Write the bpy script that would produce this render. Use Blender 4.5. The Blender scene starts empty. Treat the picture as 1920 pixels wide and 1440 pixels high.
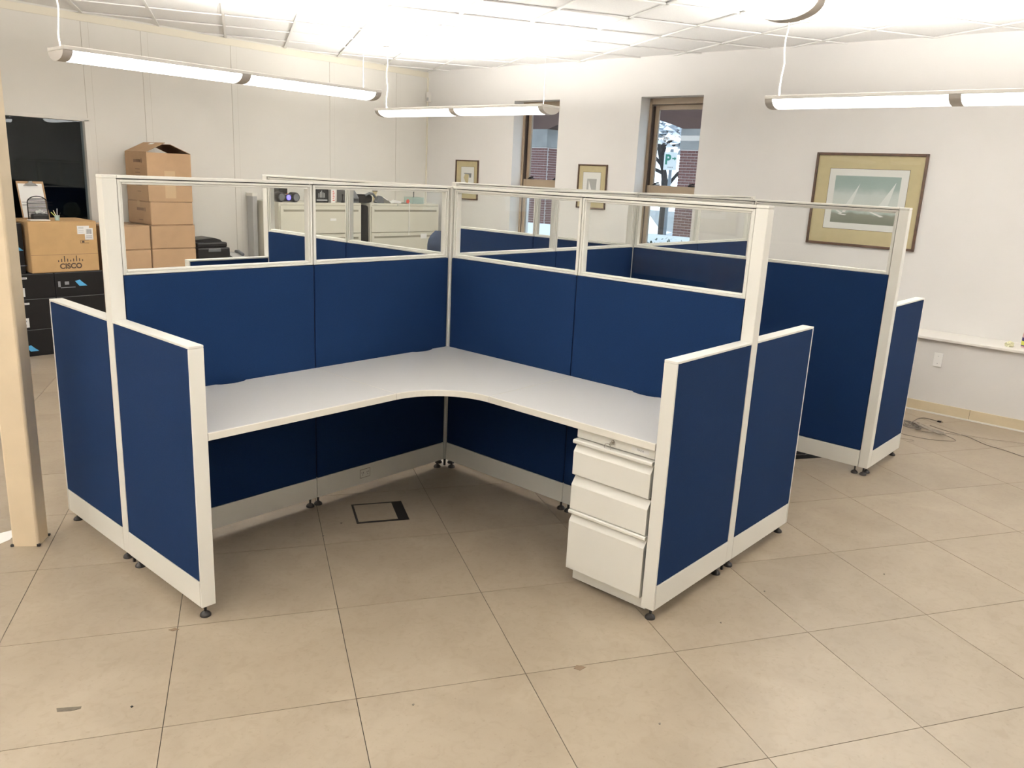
import bpy, bmesh, math, random
from mathutils import Vector, Matrix
random.seed(7)
R = math.radians
scene = bpy.context.scene
col = scene.collection

# ------------------------------------------------------------------ camera
cam_d = bpy.data.cameras.new('camera'); cam = bpy.data.objects.new('camera', cam_d); col.objects.link(cam)
cam_d.sensor_fit = 'HORIZONTAL'; cam_d.sensor_width = 36.0
cam_d.lens = 1519.773 / 1920 * 36.0
cr = Vector((-0.66496063, 0.74540257, 0.04692941)); cu = Vector((-0.15412656, -0.1984324, 0.96792024)); cd = Vector((-0.73080255, -0.63639578, -0.24683606))
m = Matrix((cr, cu, -cd)).transposed().to_4x4(); m.translation = Vector((3.187887, 3.279119, 1.690988))
cam.matrix_world = m
cam_d.clip_start = 0.05
scene.camera = cam

# ------------------------------------------------------------------ world (overcast winter sky), exposure
world = bpy.data.worlds.new('world'); scene.world = world; world.use_nodes = True
wb = world.node_tree.nodes['Background']
wb.inputs[0].default_value = (0.74, 0.87, 1.0, 1); wb.inputs[1].default_value = 3.0
vs = scene.view_settings
vs.view_transform = 'Standard'; vs.look = 'None'; vs.exposure = 0.22; vs.gamma = 1.0; vs.use_curve_mapping = False
cy_ = scene.cycles; cy_.max_bounces = 8; cy_.diffuse_bounces = 4; cy_.glossy_bounces = 3; cy_.transparent_max_bounces = 24; cy_.caustics_reflective = False; cy_.caustics_refractive = False
LAMP_DOWN, LAMP_UP = 6.4, 66.0
LAMP_COL = (1.0, 0.97, 0.92)

# ------------------------------------------------------------------ materials
def srgb(r, g, b):
    f = lambda c: (c / 255 / 12.92) if c / 255 <= .04045 else ((c / 255 + .055) / 1.055) ** 2.4
    return (f(r), f(g), f(b))
def mat(name, c, rough=.5, metal=0, noise=0, nscale=8, bump=0, bscale=60, spec=.5, c2=None, detail=4, emit=None, strength=0, coat=0):
    mt = bpy.data.materials.new(name); mt.use_nodes = True
    nt = mt.node_tree; b = nt.nodes['Principled BSDF']
    b.inputs['Base Color'].default_value = (*c, 1); b.inputs['Roughness'].default_value = rough
    b.inputs['Metallic'].default_value = metal; b.inputs['Specular IOR Level'].default_value = spec
    b.inputs['Coat Weight'].default_value = coat
    tc = None
    if noise or c2 or bump: tc = nt.nodes.new('ShaderNodeTexCoord')
    if noise or c2:
        n = nt.nodes.new('ShaderNodeTexNoise'); n.inputs['Scale'].default_value = nscale; n.inputs['Detail'].default_value = detail
        nt.links.new(tc.outputs['Object'], n.inputs['Vector'])
        mx = nt.nodes.new('ShaderNodeMix'); mx.data_type = 'RGBA'
        c2 = c2 or tuple(x * (1 - noise) for x in c)
        mx.inputs[6].default_value = (*c, 1); mx.inputs[7].default_value = (*c2, 1)
        rp = nt.nodes.new('ShaderNodeMapRange'); rp.inputs[1].default_value = .35; rp.inputs[2].default_value = .68
        nt.links.new(n.outputs['Fac'], rp.inputs[0]); nt.links.new(rp.outputs[0], mx.inputs[0]); nt.links.new(mx.outputs[2], b.inputs['Base Color'])
    if bump:
        n2 = nt.nodes.new('ShaderNodeTexNoise'); n2.inputs['Scale'].default_value = bscale; n2.inputs['Detail'].default_value = 3
        nt.links.new(tc.outputs['Object'], n2.inputs['Vector'])
        bp = nt.nodes.new('ShaderNodeBump'); bp.inputs['Strength'].default_value = bump; bp.inputs['Distance'].default_value = .002
        nt.links.new(n2.outputs['Fac'], bp.inputs['Height']); nt.links.new(bp.outputs[0], b.inputs['Normal'])
    if emit:
        b.inputs['Emission Color'].default_value = (*emit, 1); b.inputs['Emission Strength'].default_value = strength
    return mt
def glass_mat(name, tint=(.95, .97, .96), f0=.011):
    mt = bpy.data.materials.new(name); mt.use_nodes = True; nt = mt.node_tree
    for n in list(nt.nodes): nt.nodes.remove(n)
    N = lambda k: nt.nodes.new('ShaderNode' + k)
    o = N('OutputMaterial'); t = N('BsdfTransparent'); g = N('BsdfGlossy'); mx = N('MixShader'); ge = N('NewGeometry')
    t.inputs[0].default_value = (*tint, 1); g.inputs['Roughness'].default_value = .01
    d = N('VectorMath'); d.operation = 'DOT_PRODUCT'; nt.links.new(ge.outputs['Normal'], d.inputs[0]); nt.links.new(ge.outputs['Incoming'], d.inputs[1])
    def mth(op, a, b=None):
        m_ = N('Math'); m_.operation = op
        for i, q in enumerate((a, b)):
            if q is None: continue
            if isinstance(q, float): m_.inputs[i].default_value = q
            else: nt.links.new(q, m_.inputs[i])
        return m_.outputs[0]
    x = mth('POWER', mth('SUBTRACT', 1.0, mth('ABSOLUTE', d.outputs['Value'])), 5.0)
    fac = mth('ADD', mth('MULTIPLY', x, 1.0 - f0), f0)
    nt.links.new(fac, mx.inputs[0]); nt.links.new(t.outputs[0], mx.inputs[1]); nt.links.new(g.outputs[0], mx.inputs[2]); nt.links.new(mx.outputs[0], o.inputs[0])
    return mt
def emit_mat(name, c, s):
    mt = bpy.data.materials.new(name); mt.use_nodes = True; nt = mt.node_tree
    b = nt.nodes['Principled BSDF']; b.inputs['Base Color'].default_value = (.8, .8, .8, 1)
    b.inputs['Emission Color'].default_value = (*c, 1); b.inputs['Emission Strength'].default_value = s
    return mt

def floor_mat():
    mt = mat('floor_tile', (.5, .4, .3), .36)
    nt = mt.node_tree; b = nt.nodes['Principled BSDF']; tc = nt.nodes.new('ShaderNodeTexCoord')
    oi = nt.nodes.new('ShaderNodeObjectInfo'); va = nt.nodes.new('ShaderNodeVectorMath'); va.operation = 'SCALE'; va.inputs[0].default_value = (31, 17, 5)
    nt.links.new(oi.outputs['Random'], va.inputs['Scale'])
    ad = nt.nodes.new('ShaderNodeVectorMath'); nt.links.new(tc.outputs['Object'], ad.inputs[0]); nt.links.new(va.outputs[0], ad.inputs[1])
    def noise(sc, det, dist=0):
        n = nt.nodes.new('ShaderNodeTexNoise'); n.inputs['Scale'].default_value = sc; n.inputs['Detail'].default_value = det; n.inputs['Distortion'].default_value = dist
        nt.links.new(ad.outputs[0], n.inputs['Vector']); return n
    def ramp(src, p0, c0, p1, c1):
        r = nt.nodes.new('ShaderNodeValToRGB'); r.color_ramp.elements[0].position = p0; r.color_ramp.elements[0].color = (*c0, 1)
        r.color_ramp.elements[1].position = p1; r.color_ramp.elements[1].color = (*c1, 1); nt.links.new(src, r.inputs[0]); return r
    def mult(a, bb, f=1.0):
        mx = nt.nodes.new('ShaderNodeMix'); mx.data_type = 'RGBA'; mx.blend_type = 'MULTIPLY'; mx.inputs[0].default_value = f
        nt.links.new(a, mx.inputs[6]); nt.links.new(bb, mx.inputs[7]); return mx.outputs[2]
    base = ramp(noise(3.2, 6, .6).outputs['Fac'], .3, (.255, .204, .148), .72, (.310, .254, .189))
    fleck = ramp(noise(22, 5, 1.2).outputs['Fac'], .28, (.82, .80, .77), .52, (1, 1, 1))
    dirt = ramp(noise(70, 3).outputs['Fac'], .25, (.7, .66, .6), .38, (1, 1, 1))
    tint = ramp(oi.outputs['Random'], 0, (.95, .95, .95), 1, (1.03, 1.03, 1.03))
    nt.links.new(mult(mult(mult(base.outputs[0], fleck.outputs[0], .5), dirt.outputs[0], .4), tint.outputs[0]), b.inputs['Base Color'])
    return mt
M = {}
M['tile'] = floor_mat()
M['grout'] = mat('floor_joint', (.03, .024, .018), .9)
M['wall'] = mat('wall_paint', (.735, .715, .69), .75, bump=.15, bscale=220, noise=.03, nscale=2)
M['wallL'] = mat('wall_panel_paint', (.755, .73, .675), .7, bump=.12, bscale=200, noise=.03, nscale=2)
M['cream'] = mat('cream_trim', (.77, .72, .60), .6)
M['vinyl'] = mat('cream_baseboard', (.64, .54, .37), .55, noise=.12, nscale=6)
M['white_trim'] = mat('white_trim', (.78, .75, .70), .45)
M['plate'] = mat('plate_white', (.90, .89, .87), .35)
M['seam'] = mat('panel_seam', (.50, .46, .39), .8)
M['pglass'] = glass_mat('nonglare_glass', (.985, .99, .985), .003)
M['ceil'] = mat('ceiling_tile', (.86, .85, .835), .9, noise=.05, nscale=90, bump=.4, bscale=140)
M['ceil_bar'] = mat('ceiling_grid', (.82, .81, .78), .5)
M['metal'] = mat('offwhite_metal', (.80, .785, .72), .42, bump=.05, bscale=500)
M['fabric'] = mat('navy_fabric', (.0058, .0235, .080), .92, bump=.6, bscale=600, noise=.25, nscale=320, spec=.15)
M['core'] = mat('dark_core', (.008, .008, .01), .8)
M['laminate'] = mat('grey_laminate', (.61, .605, .595), .42, noise=.04, nscale=300)
M['edge'] = mat('edge_band', (.78, .75, .67), .4)
M['black'] = mat('black_plastic', (.009, .008, .008), .42, spec=.3)
M['matteblack'] = mat('matte_black', (.008, .007, .007), .85, spec=.15)
M['foot'] = mat('leveler_black', (.018, .014, .012), .5)
M['glass'] = glass_mat('clear_glass', (.988, .993, .990))
M['winglass'] = glass_mat('window_glass', (.95, .97, .98), .03)
M['dglass'] = glass_mat('dark_glass', (.7, .76, .8), .04)
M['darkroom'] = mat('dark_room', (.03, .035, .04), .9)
M['column'] = mat('column_paint', (.78, .64, .45), .5, noise=.08, nscale=5)
M['card'] = mat('cardboard', (.36, .228, .125), .8, noise=.08, nscale=14)
M['card2'] = mat('cardboard_yellow', (.40, .252, .115), .8, noise=.08, nscale=12)
M['cardin'] = mat('cardboard_inside', (.30, .185, .10), .9)
M['tape'] = mat('packing_tape', (.46, .33, .2), .2)
M['print'] = mat('brown_print', (.06, .035, .02), .7)
M['printfade'] = mat('faded_print', (.17, .10, .06), .8)
M['paper'] = mat('white_paper', (.80, .79, .77), .7)
M['blackbox'] = mat('black_carton', (.008, .007, .007), .6, spec=.2)
M['bluepr'] = mat('blue_print', (.08, .35, .62), .5)
M['greypr'] = mat('grey_print', (.22, .23, .24), .5)
M['putty'] = mat('putty_steel', (.60, .575, .48), .45)
M['puttyd'] = mat('putty_shadow_slot', (.27, .25, .19), .6)
M['chrome'] = mat('chrome', (.6, .58, .55), .2, metal=1)
M['winfr'] = mat('window_bronze', (.27, .205, .14), .45)
M['winfrd'] = mat('window_track', (.03, .018, .012), .6)
M['walnut'] = mat('walnut_frame', (.085, .042, .022), .4, noise=.4, nscale=30)
M['matboard'] = mat('olive_mat', (.56, .475, .285), .85, noise=.06, nscale=20)
M['fixt'] = mat('fixture_white', (.72, .69, .64), .4)
M['fixcap'] = mat('fixture_cap', (.62, .58, .53), .5)
M['lens'] = emit_mat('fixture_lens', LAMP_COL, LAMP_DOWN)
M['uplens'] = emit_mat('fixture_uplight', LAMP_COL, LAMP_UP)
M['cord'] = mat('white_cord', (.8, .78, .74), .5)
M['wire'] = mat('grey_wire', (.13, .11, .09), .5)
M['coilw'] = mat('beige_wire', (.33, .29, .24), .5)
M['chairblue'] = mat('chair_blue', (.016, .027, .055), .85, bump=.4, bscale=500)
M['stain'] = mat('tape_residue', (.12, .098, .07), .8, noise=.3, nscale=60)
M['scrap'] = mat('paper_scrap', (.17, .115, .07), .8)
M['yellowp'] = mat('crumpled_paper', (.66, .64, .42), .8)
M['purple'] = mat('purple_label', (.035, .02, .16), .4)
M['pink'] = mat('pink_liquid', (.62, .38, .38), .35)
M['yellow'] = mat('yellow_label', (.65, .68, .12), .5)
M['bluelit'] = mat('blue_led', (.1, .1, .8), .3, emit=(.15, .12, 1.0), strength=2.2)
M['red'] = mat('red_plastic', (.62, .10, .07), .5)
M['teal'] = mat('teal_tint', (.36, .46, .42), .2)
M['greyplastic'] = mat('grey_plastic', (.10, .105, .11), .45)
M['ltgrey'] = mat('light_grey', (.42, .42, .41), .5)
M['brick'] = mat('red_brick', (.19, .085, .075), .9, noise=.35, nscale=4)
M['mortar'] = mat('mortar', (.50, .46, .44), .95)
M['stone'] = mat('grey_stone', (.30, .30, .29), .9, noise=.2, nscale=3)
M['soffit'] = mat('brown_soffit', (.11, .06, .05), .8, noise=.2, nscale=3)
M['bark'] = mat('bark', (.06, .055, .055), .9)
M['snow'] = mat('snow', (.80, .84, .88), .8)
M['asphalt'] = mat('wet_asphalt', (.16, .17, .18), .7, noise=.3, nscale=1)
M['sign'] = mat('sign_white', (.72, .78, .78), .4)
M['green'] = mat('sign_green', (.0, .22, .15), .5)
M['steelpole'] = mat('grey_pole', (.20, .24, .28), .5)
M['leaf'] = mat('dark_leaf', (.045, .07, .045), .6)
M['house'] = mat('far_brick', (.16, .08, .07), .9, noise=.2, nscale=2)
M['whitewall'] = mat('white_wall', (.72, .75, .78), .8)
M['car'] = mat('car_paint', (.35, .38, .42), .3)

# ------------------------------------------------------------------ mesh helpers
ORG = {}
class MB:
    def __init__(s): s.v = []; s.f = []
    def add(s, vs, fs):
        o = len(s.v); s.v += [tuple(v) for v in vs]; s.f += [tuple(i + o for i in f) for f in fs]; return s
    def box(s, x0, x1, y0, y1, z0, z1, b=0):
        x0, x1 = sorted((x0, x1)); y0, y1 = sorted((y0, y1)); z0, z1 = sorted((z0, z1))
        if b:
            bm = bmesh.new(); bmesh.ops.create_cube(bm, size=1)
            for v in bm.verts: v.co = Vector(((x0 + x1) / 2 + v.co.x * (x1 - x0), (y0 + y1) / 2 + v.co.y * (y1 - y0), (z0 + z1) / 2 + v.co.z * (z1 - z0)))
            bmesh.ops.bevel(bm, geom=list(bm.edges), offset=min(b, (x1 - x0) * .45, (y1 - y0) * .45, (z1 - z0) * .45), segments=2, affect='EDGES', profile=.5)
            return s._bm(bm)
        return s.add([(x0, y0, z0), (x1, y0, z0), (x1, y1, z0), (x0, y1, z0), (x0, y0, z1), (x1, y0, z1), (x1, y1, z1), (x0, y1, z1)],
                     [(0, 3, 2, 1), (4, 5, 6, 7), (0, 1, 5, 4), (1, 2, 6, 5), (2, 3, 7, 6), (3, 0, 4, 7)])
    def _bm(s, bm):
        bm.verts.index_update(); vs = [v.co.copy() for v in bm.verts]; fs = [[v.index for v in f.verts] for f in bm.faces]; bm.free(); return s.add(vs, fs)
    def prism(s, poly, z0, z1):               # CCW polygon in xy
        n = len(poly); vs = [(x, y, z0) for x, y in poly] + [(x, y, z1) for x, y in poly]
        return s.add(vs, [tuple(range(n - 1, -1, -1)), tuple(range(n, 2 * n))] + [(i, (i + 1) % n, n + (i + 1) % n, n + i) for i in range(n)])
    def extrude(s, prof, a0, a1, axis):       # profile extruded along an axis; axis 'x': prof=(y,z); 'y': prof=(x,z)
        P = (lambda a, p: (a, p[0], p[1])) if axis == 'x' else (lambda a, p: (p[0], a, p[1]))
        n = len(prof); vs = [P(a0, p) for p in prof] + [P(a1, p) for p in prof]
        return s.add(vs, [tuple(range(n)), tuple(range(2 * n - 1, n - 1, -1))] + [(i, n + i, n + (i + 1) % n, (i + 1) % n) for i in range(n)])
    def tube(s, pts, r, n=6, taper=None):
        pts = [Vector(p) for p in pts]; rings = []
        up = Vector((0, 0, 1))
        for i, p in enumerate(pts):
            d = (pts[min(i + 1, len(pts) - 1)] - pts[max(i - 1, 0)]).normalized()
            a = d.cross(up) if abs(d.z) < .95 else d.cross(Vector((1, 0, 0))); a.normalize(); b = d.cross(a)
            rr = r if taper is None else r + (taper - r) * i / (len(pts) - 1)
            rings.append([p + (a * math.cos(2 * math.pi * k / n) + b * math.sin(2 * math.pi * k / n)) * rr for k in range(n)])
        vs = [v for rg in rings for v in rg]; fs = []
        for i in range(len(pts) - 1):
            for k in range(n): fs.append((i * n + k, i * n + (k + 1) % n, (i + 1) * n + (k + 1) % n, (i + 1) * n + k))
        fs += [tuple(range(n)), tuple((len(pts) - 1) * n + k for k in range(n - 1, -1, -1))]
        return s.add(vs, fs)
    def lathe(s, prof, c=(0, 0, 0), n=20, axis='z'):
        vs = []; fs = []; m_ = len(prof)
        for r, h in prof:
            for k in range(n):
                a = 2 * math.pi * k / n; x, y = r * math.cos(a), r * math.sin(a)
                p = (x, y, h) if axis == 'z' else ((h, x, y) if axis == 'x' else (y, h, x))
                vs.append((c[0] + p[0], c[1] + p[1], c[2] + p[2]))
        for i in range(m_ - 1):
            for k in range(n): fs.append((i * n + k, i * n + (k + 1) % n, (i + 1) * n + (k + 1) % n, (i + 1) * n + k))
        fs += [tuple(range(n - 1, -1, -1)), tuple((m_ - 1) * n + k for k in range(n))]
        return s.add(vs, fs)
    def build(s, name, material, parent=None, origin=(0, 0, 0), smooth=False):
        if parent is not None: origin = ORG[parent]
        me = bpy.data.meshes.new(name)
        me.from_pydata([(v[0] - origin[0], v[1] - origin[1], v[2] - origin[2]) for v in s.v], [], s.f)
        bm = bmesh.new(); bm.from_mesh(me); bmesh.ops.recalc_face_normals(bm, faces=bm.faces); bm.to_mesh(me); bm.free()
        me.materials.append(M[material] if isinstance(material, str) else material)
        if smooth:
            for p in me.polygons: p.use_smooth = True
            try: me.set_sharp_from_angle(angle=R(40))
            except Exception: pass
        o = bpy.data.objects.new(name, me); col.objects.link(o)
        if parent is not None: o.parent = parent
        else: o.location = origin
        ORG[o] = tuple(origin)
        return o
def B(*a, **k): return MB().box(*a, **k)
def tag(o, label=None, cat=None, group=None, kind=None):
    if label: o['label'] = label
    if cat: o['category'] = cat
    if group: o['group'] = group
    if kind: o['kind'] = kind
    return o
def thing(name, label, cat, org=(0, 0, 0), group=None, kind=None):
    e = bpy.data.objects.new(name, None); e.empty_display_size = .1; col.objects.link(e); e.location = org; ORG[e] = tuple(org)
    return tag(e, label, cat, group, kind)
def copy_tree(o, parent=None):
    c = o.copy(); col.objects.link(c)
    if parent is not None: c.parent = parent
    for ch in list(o.children): copy_tree(ch, c)
    return c
def text(name, s, size, material, parent, loc, rot, ext=.0004, bold=0):
    cu_ = bpy.data.curves.new('txt', 'FONT'); cu_.body = s; cu_.size = size; cu_.extrude = ext; cu_.align_x = 'CENTER'; cu_.offset = bold
    ob = bpy.data.objects.new('txt', cu_); col.objects.link(ob)
    dg = bpy.context.evaluated_depsgraph_get(); me = bpy.data.meshes.new_from_object(ob.evaluated_get(dg))
    bpy.data.objects.remove(ob); bpy.data.curves.remove(cu_)
    me.transform(Matrix.Translation(Vector(loc) - Vector(ORG[parent])) @ Matrix.Rotation(R(rot[2]), 4, 'Z') @ Matrix.Rotation(R(rot[0]), 4, 'X'))
    me.materials.clear(); me.materials.append(M[material]); me.name = name
    o = bpy.data.objects.new(name, me); col.objects.link(o); o.parent = parent; ORG[o] = ORG[parent]; return o
FACE_Y = (90, 0, 180); FACE_X = (90, 0, 90)

# ------------------------------------------------------------------ room shell
X0, X1, Y0, Y1, ZC = -4.21, 5.5, -4.82, 5.5, 2.93
XL = -3.84                                    # front of the thicker lower wall under the ledge
def clip(poly, x0, x1, y0, y1):
    def cut(P, f, ix):
        out = []
        for i in range(len(P)):
            a, b = P[i], P[(i + 1) % len(P)]; fa, fb = f(a), f(b)
            if fa >= 0: out.append(a)
            if (fa >= 0) != (fb >= 0):
                t_ = fa / (fa - fb); out.append((a[0] + (b[0] - a[0]) * t_, a[1] + (b[1] - a[1]) * t_))
        return out
    for f in (lambda p: p[0] - x0, lambda p: x1 - p[0], lambda p: p[1] - y0, lambda p: y1 - p[1]):
        poly = cut(poly, f, 0)
        if not poly: return []
    return poly
def area(P): return .5 * abs(sum(P[i][0] * P[(i + 1) % len(P)][1] - P[(i + 1) % len(P)][0] * P[i][1] for i in range(len(P))))
def grid_tiles(name, material, parent, th, s, n0, m0, gap, z0, z1):
    c, sn = math.cos(R(th)), math.sin(R(th)); ep = (-sn, c); el = (c, sn); h = .5 - gap / s / 2
    for i in range(-18, 19):
        for j in range(-18, 19):
            P = []
            for di, dj in ((-h, -h), (-h, h), (h, h), (h, -h)):
                n, k = (i + .5 + n0 + di) * s, (j + .5 + m0 + dj) * s
                P.append((n * ep[0] + k * el[0], n * ep[1] + k * el[1]))
            P = clip(P, X0, X1, Y0, Y1)
            if len(P) < 3 or area(P) < .002: continue
            if sum(P[q][0] * P[(q + 1) % len(P)][1] - P[(q + 1) % len(P)][0] * P[q][1] for q in range(len(P))) < 0: P = P[::-1]
            MB().prism(P, z0, z1).build(name, material, parent)
floor = tag(B(X0 - .3, X1 + .2, Y0 - .2, Y1 + .2, -.12, -.0025).build('floor', 'grout'), kind='structure')
grid_tiles('tile', 'tile', floor, 59.3, .5905, -.315, .535, .0026, -.0025, 0.0)
ceiling = tag(B(X0 - .3, X1 + .2, Y0 - .2, Y1 + .2, ZC + .016, ZC + .12).build('ceiling', 'ceil'), kind='structure')
grid_tiles('ceiling_tile', 'ceil', ceiling, 59.8, .600, .02, .08, .018, ZC + .007, ZC + .0165)
def ceil_bars():
    c, sn = math.cos(R(59.8)), math.sin(R(59.8)); ep = (-sn, c); el = (c, sn); s = .6
    for (a, b, off) in ((ep, el, .02), (el, ep, .08)):
        for i in range(-18, 19):
            d = (i + off) * s; w = .012; P = []
            for q, l in ((d - w, -14), (d - w, 14), (d + w, 14), (d + w, -14)): P.append((a[0] * q + b[0] * l, a[1] * q + b[1] * l))
            P = clip(P, X0, X1, Y0, Y1)
            if len(P) < 3: continue
            if sum(P[k][0] * P[(k + 1) % len(P)][1] - P[(k + 1) % len(P)][0] * P[k][1] for k in range(len(P))) < 0: P = P[::-1]
            MB().prism(P, ZC - .006, ZC + .004).build('grid_bar', 'ceil_bar', ceiling)
ceil_bars()

WINS = [(-3.333, -2.662), (-1.595, -.883), (2.95, 3.66), (4.5, 5.2)]; WZ0, WZ1 = .66, 2.55; XO = -4.56
mb = MB(); ys = [Y0 - .2] + [q for w in WINS for q in w] + [Y1 + .2]
for i in range(0, len(ys), 2): mb.box(XO, X0, ys[i], ys[i + 1], 0, ZC + .016)
for a, b in WINS: mb.box(XO, X0, a, b, 0, WZ0); mb.box(XO, X0, a, b, WZ1, ZC + .016)
wall_r = tag(mb.build('wall_right', 'wall'), kind='structure')
tag(B(X0, XL, -4.22, Y1, 0, .592).build('wall_right_lower', 'wall'), kind='structure')
tag(B(X0, XL + .028, -4.23, Y1, .5925, .614, b=.004).build('trim_1', 'white_trim'), kind='structure')          # ledge board
bb = tag(B(XL, XL + .008, -4.22, Y1, .012, .088, b=.002).build('baseboard_right', 'vinyl'), kind='structure')
B(XL, XL + .012, -4.22, Y1, 0, .012).build('base_shoe', 'white_trim', bb)
for yj in (1.95, -1.2, 3.9): B(XL + .0078, XL + .0086, yj - .001, yj + .001, .012, .088).build('butt_joint', 'grout', bb)
# left wall with a dark interior window
wx0, wx1, wz0, wz1 = -.005, 1.02, 1.02, 2.015
mb = MB().box(X0 - .3, wx0, Y0 - .12, Y0, 0, ZC + .016).box(wx1, X1 + .2, Y0 - .12, Y0, 0, ZC + .016).box(wx0, wx1, Y0 - .12, Y0, 0, wz0).box(wx0, wx1, Y0 - .12, Y0, wz1, ZC + .016)
wall_l = tag(mb.build('wall_left', 'wallL'), kind='structure')
for sx in (-.056, -.592, -1.512, -2.733, -3.72, 1.55, 2.7, 3.9): 
    B(sx - .031, sx + .031, Y0, Y0 + .004, .1, 2.856).build('batten', 'wallL', wall_l)
    for e in (-.0325, .0325): B(sx + e - .0014, sx + e + .0014, Y0, Y0 + .0015, .1, 2.856).build('joint_line', 'seam', wall_l)
tag(B(X0, X1, Y0, Y0 + .010, 2.857, 2.922, b=.002).build('trim_2', 'cream'), kind='structure')
tag(B(X0, X0 + .016, Y0, Y0 + .016, .6, 2.857).build('trim_3', 'cream'), kind='structure')
tag(B(X0 + .4, X1, Y0, Y0 + .010, 0, .1).build('baseboard_left', 'vinyl'), kind='structure')
tag(B(X1, X1 + .15, Y0 - .2, Y1 + .2, 0, ZC + .016).build('wall_front', 'wall'), kind='structure')
tag(B(X0 - .3, X1, Y1, Y1 + .15, 0, ZC + .016).build('wall_rear', 'wall'), kind='structure')
w5 = thing('window_5', None, None, ((wx0 + wx1) / 2, Y0, wz0), kind='structure')
mb = MB().box(wx0 - .03, wx1 + .03, Y0 - .10, Y0 + .006, wz1 - .012, wz1 + .018, b=.002).box(wx0 - .03, wx1 + .03, Y0 - .10, Y0 + .006, wz0 - .02, wz0 + .012, b=.002)
mb.box(wx0 - .03, wx0 + .012, Y0 - .10, Y0 + .006, wz0, wz1, b=.002).box(wx1 - .012, wx1 + .03, Y0 - .10, Y0 + .006, wz0, wz1, b=.002)
mb.build('window_frame', 'wallL', w5)
B(wx0, wx1, Y0 - .05, Y0 - .044, wz0, wz1).build('pane', 'dglass', w5)
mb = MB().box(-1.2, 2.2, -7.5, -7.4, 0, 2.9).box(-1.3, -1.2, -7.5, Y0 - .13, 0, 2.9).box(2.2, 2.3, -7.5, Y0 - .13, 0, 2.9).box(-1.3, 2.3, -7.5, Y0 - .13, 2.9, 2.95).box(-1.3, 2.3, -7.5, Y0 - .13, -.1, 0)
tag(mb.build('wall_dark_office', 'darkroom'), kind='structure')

def window(n, ya, yb):
    w = thing('window_%d' % n, None, None, (X0 - .2, (ya + yb) / 2, WZ0), kind='structure')
    xa, xb = -4.46, -4.375
    for s, y in ((1, ya), (-1, yb)):
        B(xa, xb, y, y + s * .032, WZ0, WZ1, b=.003).build('jamb', 'winfr', w)
        B(xa, xb - .012, y + s * .032, y + s * .046, WZ0, WZ1 - .075).build('track', 'winfrd', w)
    B(xa, xb, ya + .032, yb - .032, WZ1 - .06, WZ1, b=.003).build('head_jamb', 'winfr', w)
    B(xa, xb + .03, ya, yb, WZ0, WZ0 + .035, b=.003).build('window_sill', 'winfr', w)
    y0, y1 = ya + .046, yb - .046
    def sash(nm, x0, x1, z0, z1, top, bot):
        o = MB().box(x0, x1, y0, y0 + .045, z0, z1, b=.004).box(x0, x1, y1 - .045, y1, z0, z1, b=.004).box(x0, x1, y0 + .045, y1 - .045, z1 - top, z1, b=.004).box(x0, x1, y0 + .045, y1 - .045, z0, z0 + bot, b=.004).build(nm, 'winfr', w)
        B((x0 + x1) / 2 - .003, (x0 + x1) / 2 + .003, y0 + .04, y1 - .04, z0 + .02, z1 - .02).build('pane', 'winglass', o)
        return o
    sash('upper_sash', -4.455, -4.425, 1.605, WZ1 - .062, .05, .06)
    ls = sash('lower_sash', -4.415, -4.38, WZ0 + .036, 1.68, .085, .07)
    for y in (y0 + .10, y1 - .10):
        MB().box(-4.43, -4.375, y - .03, y + .03, 1.6805, 1.692, b=.003).tube([(-4.40, y - .028, 1.695), (-4.40, y + .02, 1.707), (-4.39, y + .035, 1.705)], .008).build('sash_latch', 'black', ls)
for i, (a, b) in enumerate(WINS): window(i + 1, a, b)

# square steel column standing free beside the partition end
th = R(140); cx, cy = 2.067, -.528
def rot_sq(cx, cy, h, th): return [(cx + h * (sx * math.cos(th) - sy * math.sin(th)), cy + h * (sx * math.sin(th) + sy * math.cos(th))) for sx, sy in ((-1, -1), (1, -1), (1, 1), (-1, 1))]
cl = thing('support_column', 'square beige painted support column running from floor to ceiling', 'column', (cx, cy, 0))
bm_ = MB()
P = rot_sq(cx, cy, .055, th); Pb = []
for i in range(4):
    a, p, b = Vector(P[i - 1]), Vector(P[i]), Vector(P[(i + 1) % 4])
    for q in (0, .5, 1):
        u_ = p + (a - p).normalized() * .009 * (1 - q) + (b - p).normalized() * .009 * q; u_ = u_ + (p - u_) * (.3 if q == .5 else 0); Pb.append((u_.x, u_.y))
bm_.prism(Pb, .0, ZC).build('column_shaft', 'column', cl)
for p in P[:4]: MB().prism(rot_sq(p[0] * .985 + cx * .015, p[1] * .985 + cy * .015, .006, th), 0, .01).build('base_shim', 'black', cl)

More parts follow.
